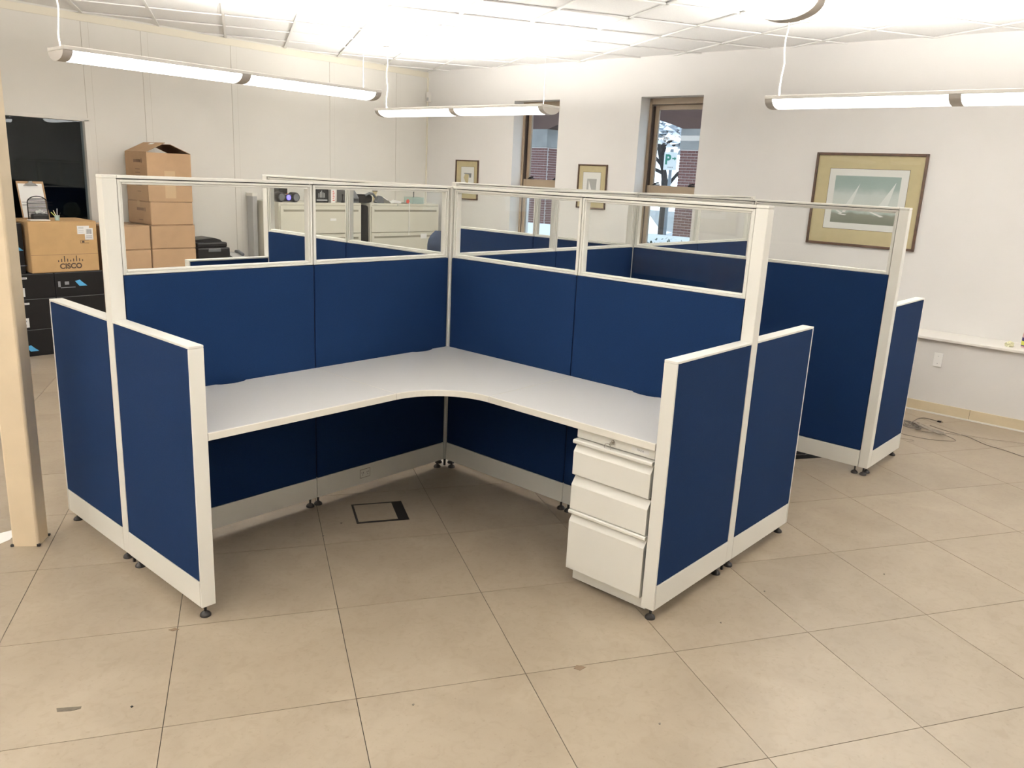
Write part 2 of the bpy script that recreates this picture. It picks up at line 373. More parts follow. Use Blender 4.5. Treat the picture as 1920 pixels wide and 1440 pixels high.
# ------------------------------------------------------------------ partitions
t, LA, LB, LC, VC = .0566, 1.797, 1.774, 1.839, 1.778
H, HL, HS, HB, hb = 1.628, 1.0658, 1.2413, .1564, .0516
_foot = None
def foot(parent, x, y=0):
    global _foot
    if _foot is None:
        o = MB().lathe([(.021, 0), (.021, .006), (.017, .012), (.010, .017), (.0055, .02), (.0055, .056)], n=16).build('foot', 'foot', parent, smooth=True); _foot = o.data
    else:
        o = bpy.data.objects.new('foot', _foot); col.objects.link(o); o.parent = parent; ORG[o] = ORG[parent]
    o.location = (x, y, 0); return o
def place(o, x, y, rz): o.location = (x, y, 0); o.rotation_euler = (0, 0, R(rz)); return o
def panel(L, label, x, y, rz, outlet=None, g0=.003, g1=.003):
    p = thing('partition_panel', label, 'partition', group='tall glazed navy partition panels')
    h = t / 2; a, b = g0, L - g1
    B(.002, L - .002, -h, h, hb, HB, b=.002).build('base_cover', 'metal', p)
    B(a + .004, b - .004, -h + .010, h - .010, HB + .001, HS - .001).build('core_frame', 'core', p)
    for s in (-1, 1):
        B(a, b, s * (h - .0105), s * h, HB + .002, HS - .0015, b=.003).build('fabric_panel', 'fabric', p)
    zt = H - .0155
    mb = MB()
    for (d, f, yy, bv) in ((0, .010, .022, .002), (.010, .019, .017, .0035)):
        u0, u1, v0, v1 = a + d, b - d, HS + d, zt - d; w = f - d
        mb.box(u0, u0 + w, -yy, yy, v0, v1, b=bv).box(u1 - w, u1, -yy, yy, v0, v1, b=bv).box(u0 + w, u1 - w, -yy, yy, v0, v0 + w, b=bv).box(u0 + w, u1 - w, -yy, yy, v1 - w, v1, b=bv)
    mb.build('window_frame', 'metal', p)
    B(a + .017, b - .017, -.003, .003, HS + .017, zt - .017).build('glass_pane', 'glass', p)
    B(a + .01, b - .01, -h + .012, h - .012, zt, H - .0120).build('shadow_gap', 'core', p)
    B(.0005, L - .0005, -h, h, H - .0120, H, b=.002).build('top_cap', 'metal', p)
    foot(p, .024); foot(p, L - .024)
    if outlet is not None:
        o = B(outlet - .032, outlet + .032, h - .001, h + .0012, .088, .132, b=.0006).build('outlet_plate', 'metal', p)
        MB().box(outlet - .034, outlet + .034, h - .0012, h + .0004, .086, .134).build('plate_gap', 'printfade', o)
        mb = MB()
        for q in (-.017, .017):
            for e in (-.005, .005): mb.box(outlet + q + e - .001, outlet + q + e + .001, h + .001, h + .0016, .110, .119)
            mb.box(outlet + q - .002, outlet + q + .002, h + .001, h + .0016, .101, .105)
        mb.build('socket', 'black', o)
    return place(p, x, y, rz)
yA, xB, xC = -t / 2, -t / 2, -LC - t / 2
panel(LA - .9, 'glazed navy partition panel behind the straight worktop away from the drawer pedestal', .9, yA, 0)
panel(.9 - .008, 'glazed navy partition panel with a power outlet in its base, ending in the worktop corner', .008, yA, 0, outlet=.585, g0=.006)
panel(.888 - .008, 'glazed navy partition panel between the worktop corner and the one behind the pedestal', xB, .008, 90, g0=.006)
panel(LB - .888, 'glazed navy partition panel standing right behind the drawer pedestal', xB, .888, 90)
w_ = .891
panel(w_, 'glazed navy partition panel behind the worktop corner, splitting the two cubicles on its far side', -t - w_, yA, 0)
panel(w_, 'glazed navy partition panel joining the middle cross post of the cluster, far side from the worktop', -LC, yA, 0)
panel(w_, 'glazed navy partition panel beyond the middle cross post, towards the windows', -LC - t - w_, yA, 0)
panel(w_, 'glazed navy partition panel whose post stands at the window ledge', -LC - t - 2 * w_, yA, 0)
panel(w_, 'glazed navy partition panel leading from the worktop corner post towards the file cabinets', xB, -t - w_, 90)
panel(w_, 'glazed navy partition panel ending beside the low panel in front of the black printer', xB, -t - 2 * w_, 90)
panel(.889, 'dark navy glazed partition panel next to the middle cross post, facing the sailboat picture wall', xC, 0, 90)
panel(.889, 'dark navy glazed partition panel standing in front of the large sailboat picture', xC, .889, 90)
panel(w_, 'glazed navy partition panel from the middle cross post towards the blue chair', xC, -t - w_, 90)
panel(w_, 'glazed navy partition panel nearest the blue office chair', xC, -t - 2 * w_, 90)
def post(x, y, label, e=0.0, feet=0):
    p = thing('partition_post', label, 'post', (x, y, 0), group='tall off-white partition posts')
    h = t / 2 - .0006 + e
    B(x - h, x + h, y - h, y + h, hb, H - .0125, b=.0025).build('post_shaft', 'metal', p)
    B(x - h, x + h, y - h, y + h, H - .012, H, b=.002).build('post_cap', 'metal', p)
    if feet: MB().lathe([(.021, 0), (.021, .006), (.017, .012), (.0055, .02), (.0055, .056)], (x, y, 0), 16).build('foot', 'foot', p, smooth=True)
    else: B(x - .005, x + .005, y - .005, y + .005, 0, hb + .001).build('post_stub', 'foot', p)
    return p
post(LA + t / 2, yA, 'tall off-white end post beside the beige column')
post(xB + .003, yA + .003, 'slim off-white corner post rising behind the curved worktop', e=.003)
post(xB, LB + t / 2, 'tall off-white end post above the drawer pedestal panel')
post(xC, yA, 'off-white cross post in the middle of the cubicle cluster')
post(xC, VC + t / 2, 'tall off-white end post in front of the large sailboat picture', feet=1)
post(xB, -t - 2 * w_ - t / 2, 'off-white end post by the low panel in front of the black printer')
post(xC, -t - 2 * w_ - t / 2, 'off-white end post nearest the blue office chair')
post(-LC - t - 2 * w_ - t / 2, yA, 'off-white end post next to the window ledge')
def wing(L, label, x, y, rz):
    p = thing('low_partition_panel', label, 'partition', group='low navy end panels'); h = t / 2
    B(.0008, L - .012, -h, h, hb, HB, b=.002).build('base_cover', 'metal', p)
    B(.004, L - .014, -h + .010, h - .010, HB + .001, HL - .0125).build('core_frame', 'core', p)
    for s in (-1, 1): B(.003, L - .0085, s * (h - .0105), s * (h - .0006), HB + .002, HL - .011, b=.003).build('fabric_panel', 'fabric', p)
    B(L - .0085, L, -h, h, hb, HL - .0105, b=.0015).build('end_trim', 'metal', p)
    B(.0008, L, -h, h, HL - .0100, HL, b=.0018).build('top_cap', 'metal', p)
    foot(p, .030); foot(p, L - .030)
    return place(p, x, y, rz)
wing(.614, 'low navy panel at the open end of the straight worktop', LA + t / 2, 0, 90)
wing(.601, 'low navy panel right beside the beige column', LA + t / 2, -t, -90)
wing(.6085, 'low navy panel touching the side of the drawer pedestal', 0, LB + t / 2, 0)
wing(.603, 'low navy panel continuing past the post from the pedestal panel', -t, LB + t / 2, 180)
wing(.565, 'low bright navy panel beside the coiled cables on the floor', -LC - t, VC + t / 2, 180)
wing(.59, 'low navy panel in front of the black printer', 0, -t - 2 * w_ - t / 2, 0)

# ------------------------------------------------------------------ worktops
ZD, TH, DD = .737, .029, .6127
def notch(c, w=.15, d=.024, n=9):      # scalloped cable notch in a back edge
    return [(c - w / 2 + w * i / (n - 1), .004 + d * math.sin(math.pi * i / (n - 1)) ** .55) for i in range(n)]
def worktop(label, poly, front, org, extra=None):
    if sum(poly[k][0] * poly[(k + 1) % len(poly)][1] - poly[(k + 1) % len(poly)][0] * poly[k][1] for k in range(len(poly))) < 0: poly = poly[::-1]
    w = thing('worktop', label, 'desk top', org, group='grey laminate worktops')
    MB().prism(poly, ZD - TH, ZD).build('top_slab', 'laminate', w)
    n = len(front); vs = []
    for i, (x, y) in enumerate(front):
        a = Vector(front[max(i - 1, 0)]); b = Vector(front[min(i + 1, n - 1)]); d = (b - a).normalized(); nn = Vector((-d.y, d.x))
        if nn.dot(Vector((1, 1))) < 0: nn = -nn
        for q, z in ((-.001, ZD - TH - .0005), (.0022, ZD - TH + .001), (.0022, ZD - .0012), (-.001, ZD + .0005)): vs.append((x + nn.x * q, y + nn.y * q, z))
    fs = [(i * 4 + k, i * 4 + (k + 1) % 4, i * 4 + 4 + (k + 1) % 4, i * 4 + 4 + k) for i in range(n - 1) for k in range(4)] + [(0, 1, 2, 3), tuple(4 * (n - 1) + k for k in (3, 2, 1, 0))]
    MB().add(vs, fs).build('edge_band', 'edge', w)
    return w
S1 = .905
nl = notch(1.355); nc = notch(.198); nr = notch(1.338)
wl = worktop('straight grey worktop with a cable notch, open underneath', [(S1 + .001, DD), (S1 + .001, .004)] + nl + [(LA - .001, .004), (LA - .001, DD)], [(S1 + .001, DD), (LA - .001, DD)], (1.35, .3, ZD - TH))
arc = [(.905 + (.905 - DD) * math.cos(a), .905 + (.905 - DD) * math.sin(a)) for a in [R(270 - 90 * i / 18) for i in range(19)]]
wc = worktop('corner worktop with a concave curved front edge', [(.004, S1 - .001), (.004, .004)] + nc + [(S1 - .001, .004), (S1 - .001, DD)] + arc[1:-1] + [(DD, S1 - .001)], [(S1 - .001, DD)] + arc[1:-1] + [(DD, S1 - .001)], (.4, .4, ZD - TH))
wr = worktop('straight grey worktop resting over the drawer pedestal', [(DD, S1 + .001), (.004, S1 + .001)] + [(b, a) for a, b in nr] + [(.004, LB - .001), (DD, LB - .001)], [(DD, S1 + .001), (DD, LB - .001)], (.3, 1.35, ZD - TH))
MB().box(S1 + .0008, S1 + .0034, .006, DD, ZD - .002, ZD + .0003).build('seam_edge', 'edge', wl); MB().box(.006, DD, S1 + .0008, S1 + .0034, ZD - .002, ZD + .0003).build('seam_edge', 'edge', wr)
for w, box in ((wl, (.885, .925, .002, .42)), (wc, (.002, .42, .885, .925))):
    MB().prism([(box[0], box[2]), (box[1], box[2]), (box[1], box[3]), (box[0], box[3])], ZD - TH - .018, ZD - TH - .0005).build('bracket', 'ltgrey', w)
B(1.70, 1.79, .05, .08, ZD - TH - .06, ZD - TH - .0005).build('bracket', 'ltgrey', wl)

# ------------------------------------------------------------------ drawer pedestal
py0, py1, pf = 1.386, 1.764, .585
pd = thing('drawer_pedestal', 'off-white three-drawer steel pedestal with keys hanging from its lock', 'drawer unit', (.32, (py0 + py1) / 2, 0))
B(.05, pf - .012, py0, py1, .075, ZD - TH - .001, b=.002).build('case', 'metal', pd)
B(.07, pf - .03, py0 + .004, py1 - .002, .012, .075).build('kick_base', 'metal', pd)
for gx in (.1, .52):
    for gy in (py0 + .03, py1 - .03): MB().lathe([(.014, 0), (.014, .006), (.006, .01), (.006, .013)], (gx, gy, 0), 10).build('glide', 'foot', pd)
tb = B(pf - .012, pf + .004, py0 + .002, py1 - .002, .664, ZD - TH - .003, b=.0015).build('lock_rail', 'metal', pd)
def drawer(z0, z1, bar):
    xo, xi = pf + .022, pf - .011; dz = .022
    prof = [(xi, z0), (xo, z0), (xo + .001, z0 + .004), (xo + .001, z1 - dz - .012), (xo - .001, z1 - dz - .008), (xi + .010, z1), (xi, z1)]
    d = MB().extrude(prof, py0 + .003, py1 - .003, 'y').build('drawer', 'metal', pd)
    if bar:
        pr = [(xi, z1 + .004), (xi + .012, z1 + .003), (xo - .002, z1 + .003), (xo + .003, z1 + .001), (xo + .006, z1 + .006), (xo + .006, z1 + .014), (xo + .001, z1 + .018), (xi, z1 + .018)]
        MB().extrude(pr, py0 - .001, py1 + .001, 'y').build('pull_bar', 'metal', d)
drawer(.506, .640, 1); drawer(.352, .494, 0); drawer(.080, .330, 1)
B(pf - .014, pf - .011, py0 + .004, py1 - .004, .495, .506).build('drawer_gap', 'puttyd', pd)
MB().lathe([(.009, 0), (.009, .004), (.007, .006)], (pf + .003, 1.567, .686), 16, 'x').build('lock', 'chrome', tb, smooth=True)
MB().box(pf + .009, pf + .028, 1.566, 1.568, .676, .690).tube([(pf + .02, 1.552 + .016 * math.cos(a), .664 + .016 * math.sin(a)) for a in [R(k * 24) for k in range(16)]], .0011, 5).build('key_ring', 'chrome', tb)
B(pf + .0040, pf + .0048, 1.655, 1.735, .676, .692).build('name_label', 'paper', tb)
text('label_lettering', 'TERESA', .010, 'greypr', tb, (pf + .005, 1.695, .6805), FACE_X, .0001)

# ------------------------------------------------------------------ pendant lamps
def pendant(label, ax, c, Lf, z=2.31, cord=-1, cordoff=.05, wires=True):
    """linear direct/indirect pendant; ax 'x' or 'y' is the long axis, c its centre"""
    p = thing('pendant_light', label, 'pendant light', (c[0], c[1], z), group='linear white pendant lights')
    W, D_ = .115, .056; Nn = 14
    G = (lambda l, s, q: (c[0] + l, c[1] + s, q)) if ax == 'x' else (lambda l, s, q: (c[0] - s, c[1] + l, q))
    arcp = [(W * math.cos(math.pi + math.pi * i / Nn), -D_ * math.sin(math.pi * i / Nn)) for i in range(Nn + 1)]
    def shell(l0, l1, grow, nm, mt, solid=False, par=p):
        A = [(s * (1 + grow / W), q * (1 + grow / D_)) for s, q in arcp]
        n = len(A); mb = MB(); vs = [G(l0, s, z - .012 + q) for s, q in A] + [G(l1, s, z - .012 + q) for s, q in A]
        fs = [(i, i + 1, n + i + 1, n + i) for i in range(n - 1)]
        if solid: fs += [tuple(range(n)), tuple(range(2 * n - 1, n - 1, -1)), (0, n, 2 * n - 1, n - 1)]
        return mb.add(vs, fs).build(nm, mt, par, smooth=True)
    h = Lf / 2; cap = .055
    for l0, l1 in ((-h, -h + cap), (-.035, .035), (h - cap, h)): shell(l0, l1, .002, 'end_cap' if abs(l0 + l1) > .1 else 'centre_band', 'fixcap', True)
    for l0, l1 in ((-h + cap, -.035), (.035, h - cap)): shell(l0, l1, 0, 'diffuser', 'lens')
    mb = MB()
    for s in (-1, 1):
        a0, a1 = G(-h, s * (W - .004), z - .012), G(h, s * (W + .012), z + .012); mb.box(a0[0], a1[0], a0[1], a1[1], a0[2], a1[2], b=.004)
    for l0, l1 in ((-h, -h + .03), (-.02, .02), (h - .03, h)):
        a0, a1 = G(l0, -W + .004, z - .010), G(l1, W - .004, z + .010); mb.box(a0[0], a1[0], a0[1], a1[1], a0[2], a1[2], b=.003)
    mb.build('rim_rail', 'fixt', p)
    for l0, l1 in ((-h + .035, -.025), (.025, h - .035)):
        a0, a1 = G(l0, -W + .02, z - .006), G(l1, W - .02, z - .003); B(a0[0], a1[0], a0[1], a1[1], a0[2], a1[2]).build('uplight_tray', 'uplens', p)
    lc = cord * (h - cordoff)
    pts = [Vector(G(lc, .0, z + .004 + (ZC - z - .006) * i / 8)) + Vector((.006 * math.sin(i * 1.7) * (0 < i < 8), .005 * math.cos(i * 2.1) * (0 < i < 8), 0)) for i in range(9)]
    MB().tube(pts, .0055, 8).build('power_cord', 'cord', p)
    MB().tube([G(-cord * (h - .09), 0, z + .004), G(-cord * (h - .09), 0, ZC - .001)], .0014, 5).build('hanging_wire', 'fixt', p)
    q = G(lc, 0, ZC - .026); MB().lathe([(.03, 0), (.05, .012), (.05, .0235)], q, 18).build('ceiling_canopy', 'fixt', p)
    return p
pendant('long white pendant light between the beige column and the file cabinet wall', 'x', (-.048, -2.245), 2.40, cord=1, cordoff=.03)
pendant('white pendant light hanging in front of the window closest to the corner sensor', 'y', (-2.61, -2.61), 2.28, cord=-1)
pendant('white pendant light hanging in front of the sailboat picture wall', 'y', (-2.52, 1.82), 2.42, cord=-1)
pendant('pendant light with a rounded end hanging closest above the drawer pedestal', 'x', (1.60, 1.99), 2.45, cord=1)
pendant('added pendant light out of view near the far end of the left panel wall', 'x', (3.6, -2.245), 2.40)  # unseen lamp, added as extra light for the room
pendant('added pendant light out of view above the open floor level with the beige column', 'y', (4.5, -.6), 2.45)  # added out of view to brighten the column and the near floor
pendant('added pendant light out of view above the open floor near the front wall', 'y', (4.5, 2.4), 2.45)  # added lamp outside the view, more light over the open floor
pendant('added pendant light out of view along the rear wall', 'x', (-1.2, 4.5), 2.45)  # unseen, added and placed here to light the low end panel
#--PART2--
# ------------------------------------------------------------------ pictures on the right wall
def picture(label, y0, y1, z0, z1, fw, paper, xw=X0):
    p = thing('framed_picture', label, 'picture', (xw, (y0 + y1) / 2, z0))
    mb = MB()
    for q in ((y0, y0 + fw, z0, z1), (y1 - fw, y1, z0, z1), (y0 + fw, y1 - fw, z0, z0 + fw), (y0 + fw, y1 - fw, z1 - fw, z1)): mb.box(xw, xw + .022, *q, b=.003)
    mb.build('frame', 'walnut', p)
    B(xw + .001, xw + .008, y0 + fw, y1 - fw, z0 + fw, z1 - fw).build('mat_board', 'matboard', p)
    mb = MB(); a, b, c, d = paper
    B(xw + .008, xw + .0085, a - .003, b + .003, c - .003, d + .003).build('mat_bevel', 'print', p)
    pp = B(xw + .0085, xw + .0092, a, b, c, d).build('paper_sheet', 'paper', p)
    B(xw + .014, xw + .016, y0 + fw, y1 - fw, z0 + fw, z1 - fw).build('picture_glass', 'pglass', p)
    return p, pp
def seascape():
    mt = mat('print_seascape', (.4, .45, .44), .8); nt = mt.node_tree; b = nt.nodes['Principled BSDF']
    tc = nt.nodes.new('ShaderNodeTexCoord'); sp = nt.nodes.new('ShaderNodeSeparateXYZ'); nt.links.new(tc.outputs['Generated'], sp.inputs[0])
    n = nt.nodes.new('ShaderNodeTexNoise'); n.inputs['Scale'].default_value = 5; n.inputs['Detail'].default_value = 6; nt.links.new(tc.outputs['Generated'], n.inputs['Vector'])
    ma = nt.nodes.new('ShaderNodeMath'); ma.operation = 'MULTIPLY_ADD'; ma.inputs[1].default_value = .22; nt.links.new(n.outputs['Fac'], ma.inputs[0]); nt.links.new(sp.outputs['Z'], ma.inputs[2])
    r = nt.nodes.new('ShaderNodeValToRGB'); e = r.color_ramp.elements
    e[0].position = 0; e[0].color = (.16, .17, .135, 1); e[1].position = 1.0; e[1].color = (.32, .40, .38, 1)
    for pos, c in ((.30, (.25, .26, .21)), (.36, (.46, .52, .49)), (.45, (.62, .65, .62)), (.72, (.57, .62, .60)), (.86, (.36, .44, .42))):
        q = e.new(pos); q.color = (*c, 1)
    nt.links.new(ma.outputs[0], r.inputs[0]); nt.links.new(r.outputs[0], b.inputs['Base Color']); return mt
p, pp = picture('large walnut framed print of two sailboats with olive mat', .313, 1.241, 1.243, 2.034, .021, (.449, 1.111, 1.388, 1.90))
xx = X0 + .0092
B(xx, xx + .0004, .504, 1.053, 1.441, 1.842).build('print', seascape(), pp)
def flat(name, mtl, parent, pts, x0, x1): 
    n = len(pts); vs = [(x0, a, b) for a, b in pts] + [(x1, a, b) for a, b in pts]
    return MB().add(vs, [tuple(range(n)), tuple(range(2 * n - 1, n - 1, -1))] + [(i, (i + 1) % n, n + (i + 1) % n, n + i) for i in range(n)]).build(name, mtl, parent)
M['sail'] = mat('print_sail', (.74, .76, .74), .8)
xa, xb_ = xx + .0004, xx + .0008
flat('sail', 'sail', pp, [(.600, 1.556), (.660, 1.556), (.722, 1.782)], xa, xb_)
flat('sail', 'sail', pp, [(.875, 1.556), (.965, 1.556), (1.019, 1.80)], xa, xb_)
flat('hull', 'paper', pp, [(.540, 1.545), (.552, 1.552), (.602, 1.525), (.588, 1.514)], xa, xb_)
flat('hull', 'paper', pp, [(.560, 1.520), (.640, 1.512), (.628, 1.506), (.575, 1.510)], xa, xb_)
flat('hull', 'paper', pp, [(.812, 1.552), (.835, 1.552), (.955, 1.512), (.925, 1.506)], xa, xb_)
flat('cabin', 'paper', pp, [(.604, 1.55), (.632, 1.552), (.626, 1.53), (.600, 1.528)], xa, xb_)
p, pp = picture('small walnut framed sketch hanging nearest the corner sensor', -4.262, -3.868, 1.395, 1.872, .014, (-4.166, -3.943, 1.470, 1.790))
flat('sketch', 'matboard', pp, [(-4.118, 1.66), (-4.07, 1.58), (-4.04, 1.585), (-4.03, 1.70), (-4.09, 1.72)], xx, xx + .0004)
flat('sketch', 'greypr', pp, [(-4.118, 1.715), (-3.985, 1.715), (-3.99, 1.665), (-4.02, 1.66), (-4.03, 1.70), (-4.11, 1.705)], xx + .0004, xx + .0008)
p, pp = picture('small walnut framed grey print hanging between the two windows', -2.335, -1.945, 1.398, 1.868, .014, (-2.264, -2.028, 1.472, 1.785))
flat('sketch', 'ltgrey', pp, [(-2.212, 1.535), (-2.085, 1.535), (-2.078, 1.715), (-2.205, 1.715)], xx, xx + .0004)
flat('sketch', 'paper', pp, [(-2.18, 1.54), (-2.12, 1.54), (-2.185, 1.70)], xx + .0004, xx + .0008)

# wall sensor, outlet, things on the ledge
s_ = thing('motion_sensor', 'small white motion sensor high in the wall corner', 'sensor', (X0, -4.76, 2.566))
B(X0, X0 + .045, -4.802, -4.745, 2.566, 2.688, b=.008).build('sensor_housing', 'white_trim', s_)
B(X0 + .0445, X0 + .047, -4.792, -4.755, 2.58, 2.62, b=.002).build('sensor_lens', 'ltgrey', s_)
o_ = thing('wall_outlet', 'blank white wall plate below the window ledge', 'wall plate', (XL, 1.656, .384))
B(XL, XL + .006, 1.623, 1.689, .384, .494, b=.002).build('cover_plate', 'plate', o_)
for zz in (.41, .468): MB().lathe([(.003, 0), (.003, .001)], (XL + .0058, 1.656, zz), 8, 'x').build('screw', 'ltgrey', o_)
def crumple(label, c, r, mtl):
    bm = bmesh.new(); bmesh.ops.create_icosphere(bm, subdivisions=3, radius=r)
    rr = random.Random(3)
    for v in bm.verts: v.co *= .72 + .5 * rr.random(); v.co.z = max(-r * .55, v.co.z * .95); v.co.y *= 1.1
    mb = MB()._bm(bm); o = MB().add([(c[0] + x, c[1] + y, c[2] + r * .55 + z) for x, y, z in mb.v], mb.f).build('crumpled_paper', mtl, origin=c)
    return tag(o, label, 'paper')
crumple('crumpled pale yellow paper lying on the window ledge', (-3.93, 2.108, .6145), .027, 'yellowp')
bo = thing('spray_bottle', 'spray bottle with a purple and yellow label on the window ledge', 'bottle', (-4.0, 2.215, .6145)); bc = (-4.0, 2.215, .6145)
MB().lathe([(.041, 0), (.043, .006), (.043, .095), (.040, .115), (.026, .145), (.016, .16), (.016, .168)], bc, 20).build('bottle_body', 'pink', bo, smooth=True)
MB().lathe([(.0436, .012), (.0436, .078)], bc, 20).build('label_band', 'purple', bo, smooth=True)
MB().lathe([(.0442, .02), (.0442, .052)], bc, 20).build('label_patch', 'yellow', bo, smooth=True)
MB().lathe([(.018, .166), (.018, .184), (.012, .19)], bc, 16).build('cap', 'white_trim', bo)
MB().box(bc[0] - .013, bc[0] + .013, bc[1] - .05, bc[1] + .03, bc[2] + .186, bc[2] + .212, b=.006).tube([(bc[0], bc[1] - .02, bc[2] + .19), (bc[0], bc[1] - .035, bc[2] + .165), (bc[0], bc[1] - .034, bc[2] + .14)], .006).build('trigger_head', 'white_trim', bo)

# ------------------------------------------------------------------ cartons by the left wall
def carton(label, x0, x1, y0, y1, z0, h, mtl='card', tape=True, prints=False, group='brown shipping cartons', rz=0, name='cardboard_box'):
    c = thing(name, label, 'box', ((x0 + x1) / 2, (y0 + y1) / 2, z0), group=group)
    B(x0, x1, y0, y1, z0 + .0005, z0 + h - .004, b=.008).build('carton_body', mtl, c)
    ym = (y0 + y1) / 2
    B(x0 + .001, x1 - .001, y0 + .001, ym - .002, z0 + h - .004, z0 + h - .0005, b=.001).build('flap', mtl, c)
    B(x0 + .001, x1 - .001, ym + .002, y1 - .001, z0 + h - .004, z0 + h - .0005, b=.001).build('flap', mtl, c)
    if tape: B(x0 - .0003, x1 + .0003, ym - .025, ym + .025, z0 + h - .05, z0 + h - .0002).build('tape_strip', 'tape', c)
    if prints:
        zt = z0 + h * (.80 if h > .3 else .72); mb = MB(); mb.box(x1, x1 + .0006, y1 - .11, y1 - .095, zt - .036, zt)
        y = y1 - .125
        for w in (.018, .022, .014, .02, .022, .018): mb.box(x1, x1 + .0006, y - w, y, zt - .03, zt - .004); y -= w + .004
        for k in range(2 if h > .3 else 1): mb.box(x1, x1 + .0006, y1 - .23, y1 - .15, zt - .12 - k * .035, zt - .112 - k * .035)
        mb.build('side_print', 'printfade', c)
    if rz: c.rotation_euler = (0, 0, R(rz))
    return c
yf, yb_ = -4.30, -4.74
rows = [(0, .222), (.222, .222), (.444, .222), (.666, .216)]
for i, (z, h) in enumerate(rows):
    carton('plain brown carton in the stack beside the black printer, %s' % ('third from the floor', 'second from the floor', 'third from the floor', 'fourth from the floor')[i] if i else 'plain brown carton at the bottom of the stack beside the black printer', -.738, -.308, yb_, yf, z, h)
carton('plain brown carton under the printed cartons, fifth from the floor', -.738, -.310, yb_, yf, .882, .220)
carton('brown carton with faded side print, directly under the open carton', -.722, -.303, yb_, yf, 1.102, .217, prints=True, rz=2)
for i, (z, h) in enumerate(rows):
    carton('brown carton in the shorter stack beside the printed cartons, %s' % ('lowest', 'second up', 'third up', 'fourth up')[i], -.298, .10, yb_, yf, z, h)
carton('brown carton topping the shorter stack beside the printed cartons', -.298, .10, yb_, yf, .882, .218)
# open carton on top
oc = thing('cardboard_box', 'tall brown carton with raised open flaps on top of the stack', 'box', (-.515, -4.52, 1.3195), group='brown shipping cartons')
x0, x1, z0, z1 = -.727, -.305, 1.3195, 1.757
mb = MB().box(x0, x1, yb_, yb_ + .005, z0, z1).box(x0, x1, yf - .005, yf, z0, z1).box(x0, x0 + .005, yb_ + .005, yf - .005, z0, z1).box(x1 - .005, x1, yb_ + .005, yf - .005, z0, z1).box(x0 + .005, x1 - .005, yb_ + .005, yf - .005, z0, z0 + .006)
mb.build('carton_body', 'card', oc)
def flap(xh, sx, ang, L_, hole=False):
    c_, s_2 = math.cos(R(ang)), math.sin(R(ang)); xe, ze = xh + sx * L_ * c_, z1 + L_ * s_2
    prof = [(xh, z1), (xe, ze), (xe - sx * .004 * s_2, ze + .004 * c_), (xh - sx * .004 * s_2, z1 + .004 * c_)]
    f = MB().extrude(prof, yb_ + .003, yf - .003, 'y').build('flap', 'card', oc)
    if hole:
        a, b = .78, .92
        MB().extrude([(xh + sx * L_ * a * c_, z1 + L_ * a * s_2 + .0045), (xh + sx * L_ * b * c_, z1 + L_ * b * s_2 + .0045), (xh + sx * L_ * b * c_, z1 + L_ * b * s_2 + .0055), (xh + sx * L_ * a * c_, z1 + L_ * a * s_2 + .0055)], -4.56, -4.48, 'y').build('flap_label', 'paper', f)
flap(x1, -1, 26, .205, True); flap(x0, 1, 22, .205)
mb = MB(); y = yf - .10
mb.box(x1, x1 + .0006, y - .016, y, 1.66, 1.70); y -= .03
for w in (.02, .022, .016, .02, .024, .018): mb.box(x1, x1 + .0006, y - w, y, 1.664, 1.69); y -= w + .004
for k in range(3): mb.box(x1, x1 + .0006, yf - .24, yf - .15, 1.60 - k * .03, 1.607 - k * .03)
mb.build('side_print', 'printfade', oc); mb = MB()
mb.box(x1, x1 + .0006, yf - .25, yf - .12, 1.455, 1.478); mb.box(x1, x1 + .0006, yf - .22, yf - .15, 1.40, 1.407)
mb.build('side_print', 'printfade', oc)
B(x0 + .16, x1 - .16, yf, yf + .0004, z0 + .03, z1 - .16).build('tape_strip', 'tape', oc)
# clear wrap bundle on the shorter stack
gp = thing('wrapped_bundle', 'teal plastic wrapped bundle on the shorter carton stack', 'bundle', (.02, -4.42, 1.1005))
bm = bmesh.new(); bmesh.ops.create_icosphere(bm, subdivisions=2, radius=1); rr = random.Random(5)
q_ = [v.co * (.85 + .3 * rr.random()) for v in bm.verts]; fs_ = [[v.index for v in f.verts] for f in bm.faces]; bm.free()
MB().add([(-.005 + v.x * .075, -4.42 + v.y * .09, 1.1005 + max(0, .075 + v.z * .08)) for v in q_], fs_).build('plastic_wrap', 'teal', gp)
MB().tube([(-.06, -4.34, 1.20), (-.05, -4.36, 1.235), (-.01, -4.40, 1.25), (.03, -4.43, 1.22), (.05, -4.44, 1.15)], .014).build('black_strap', 'black', gp)

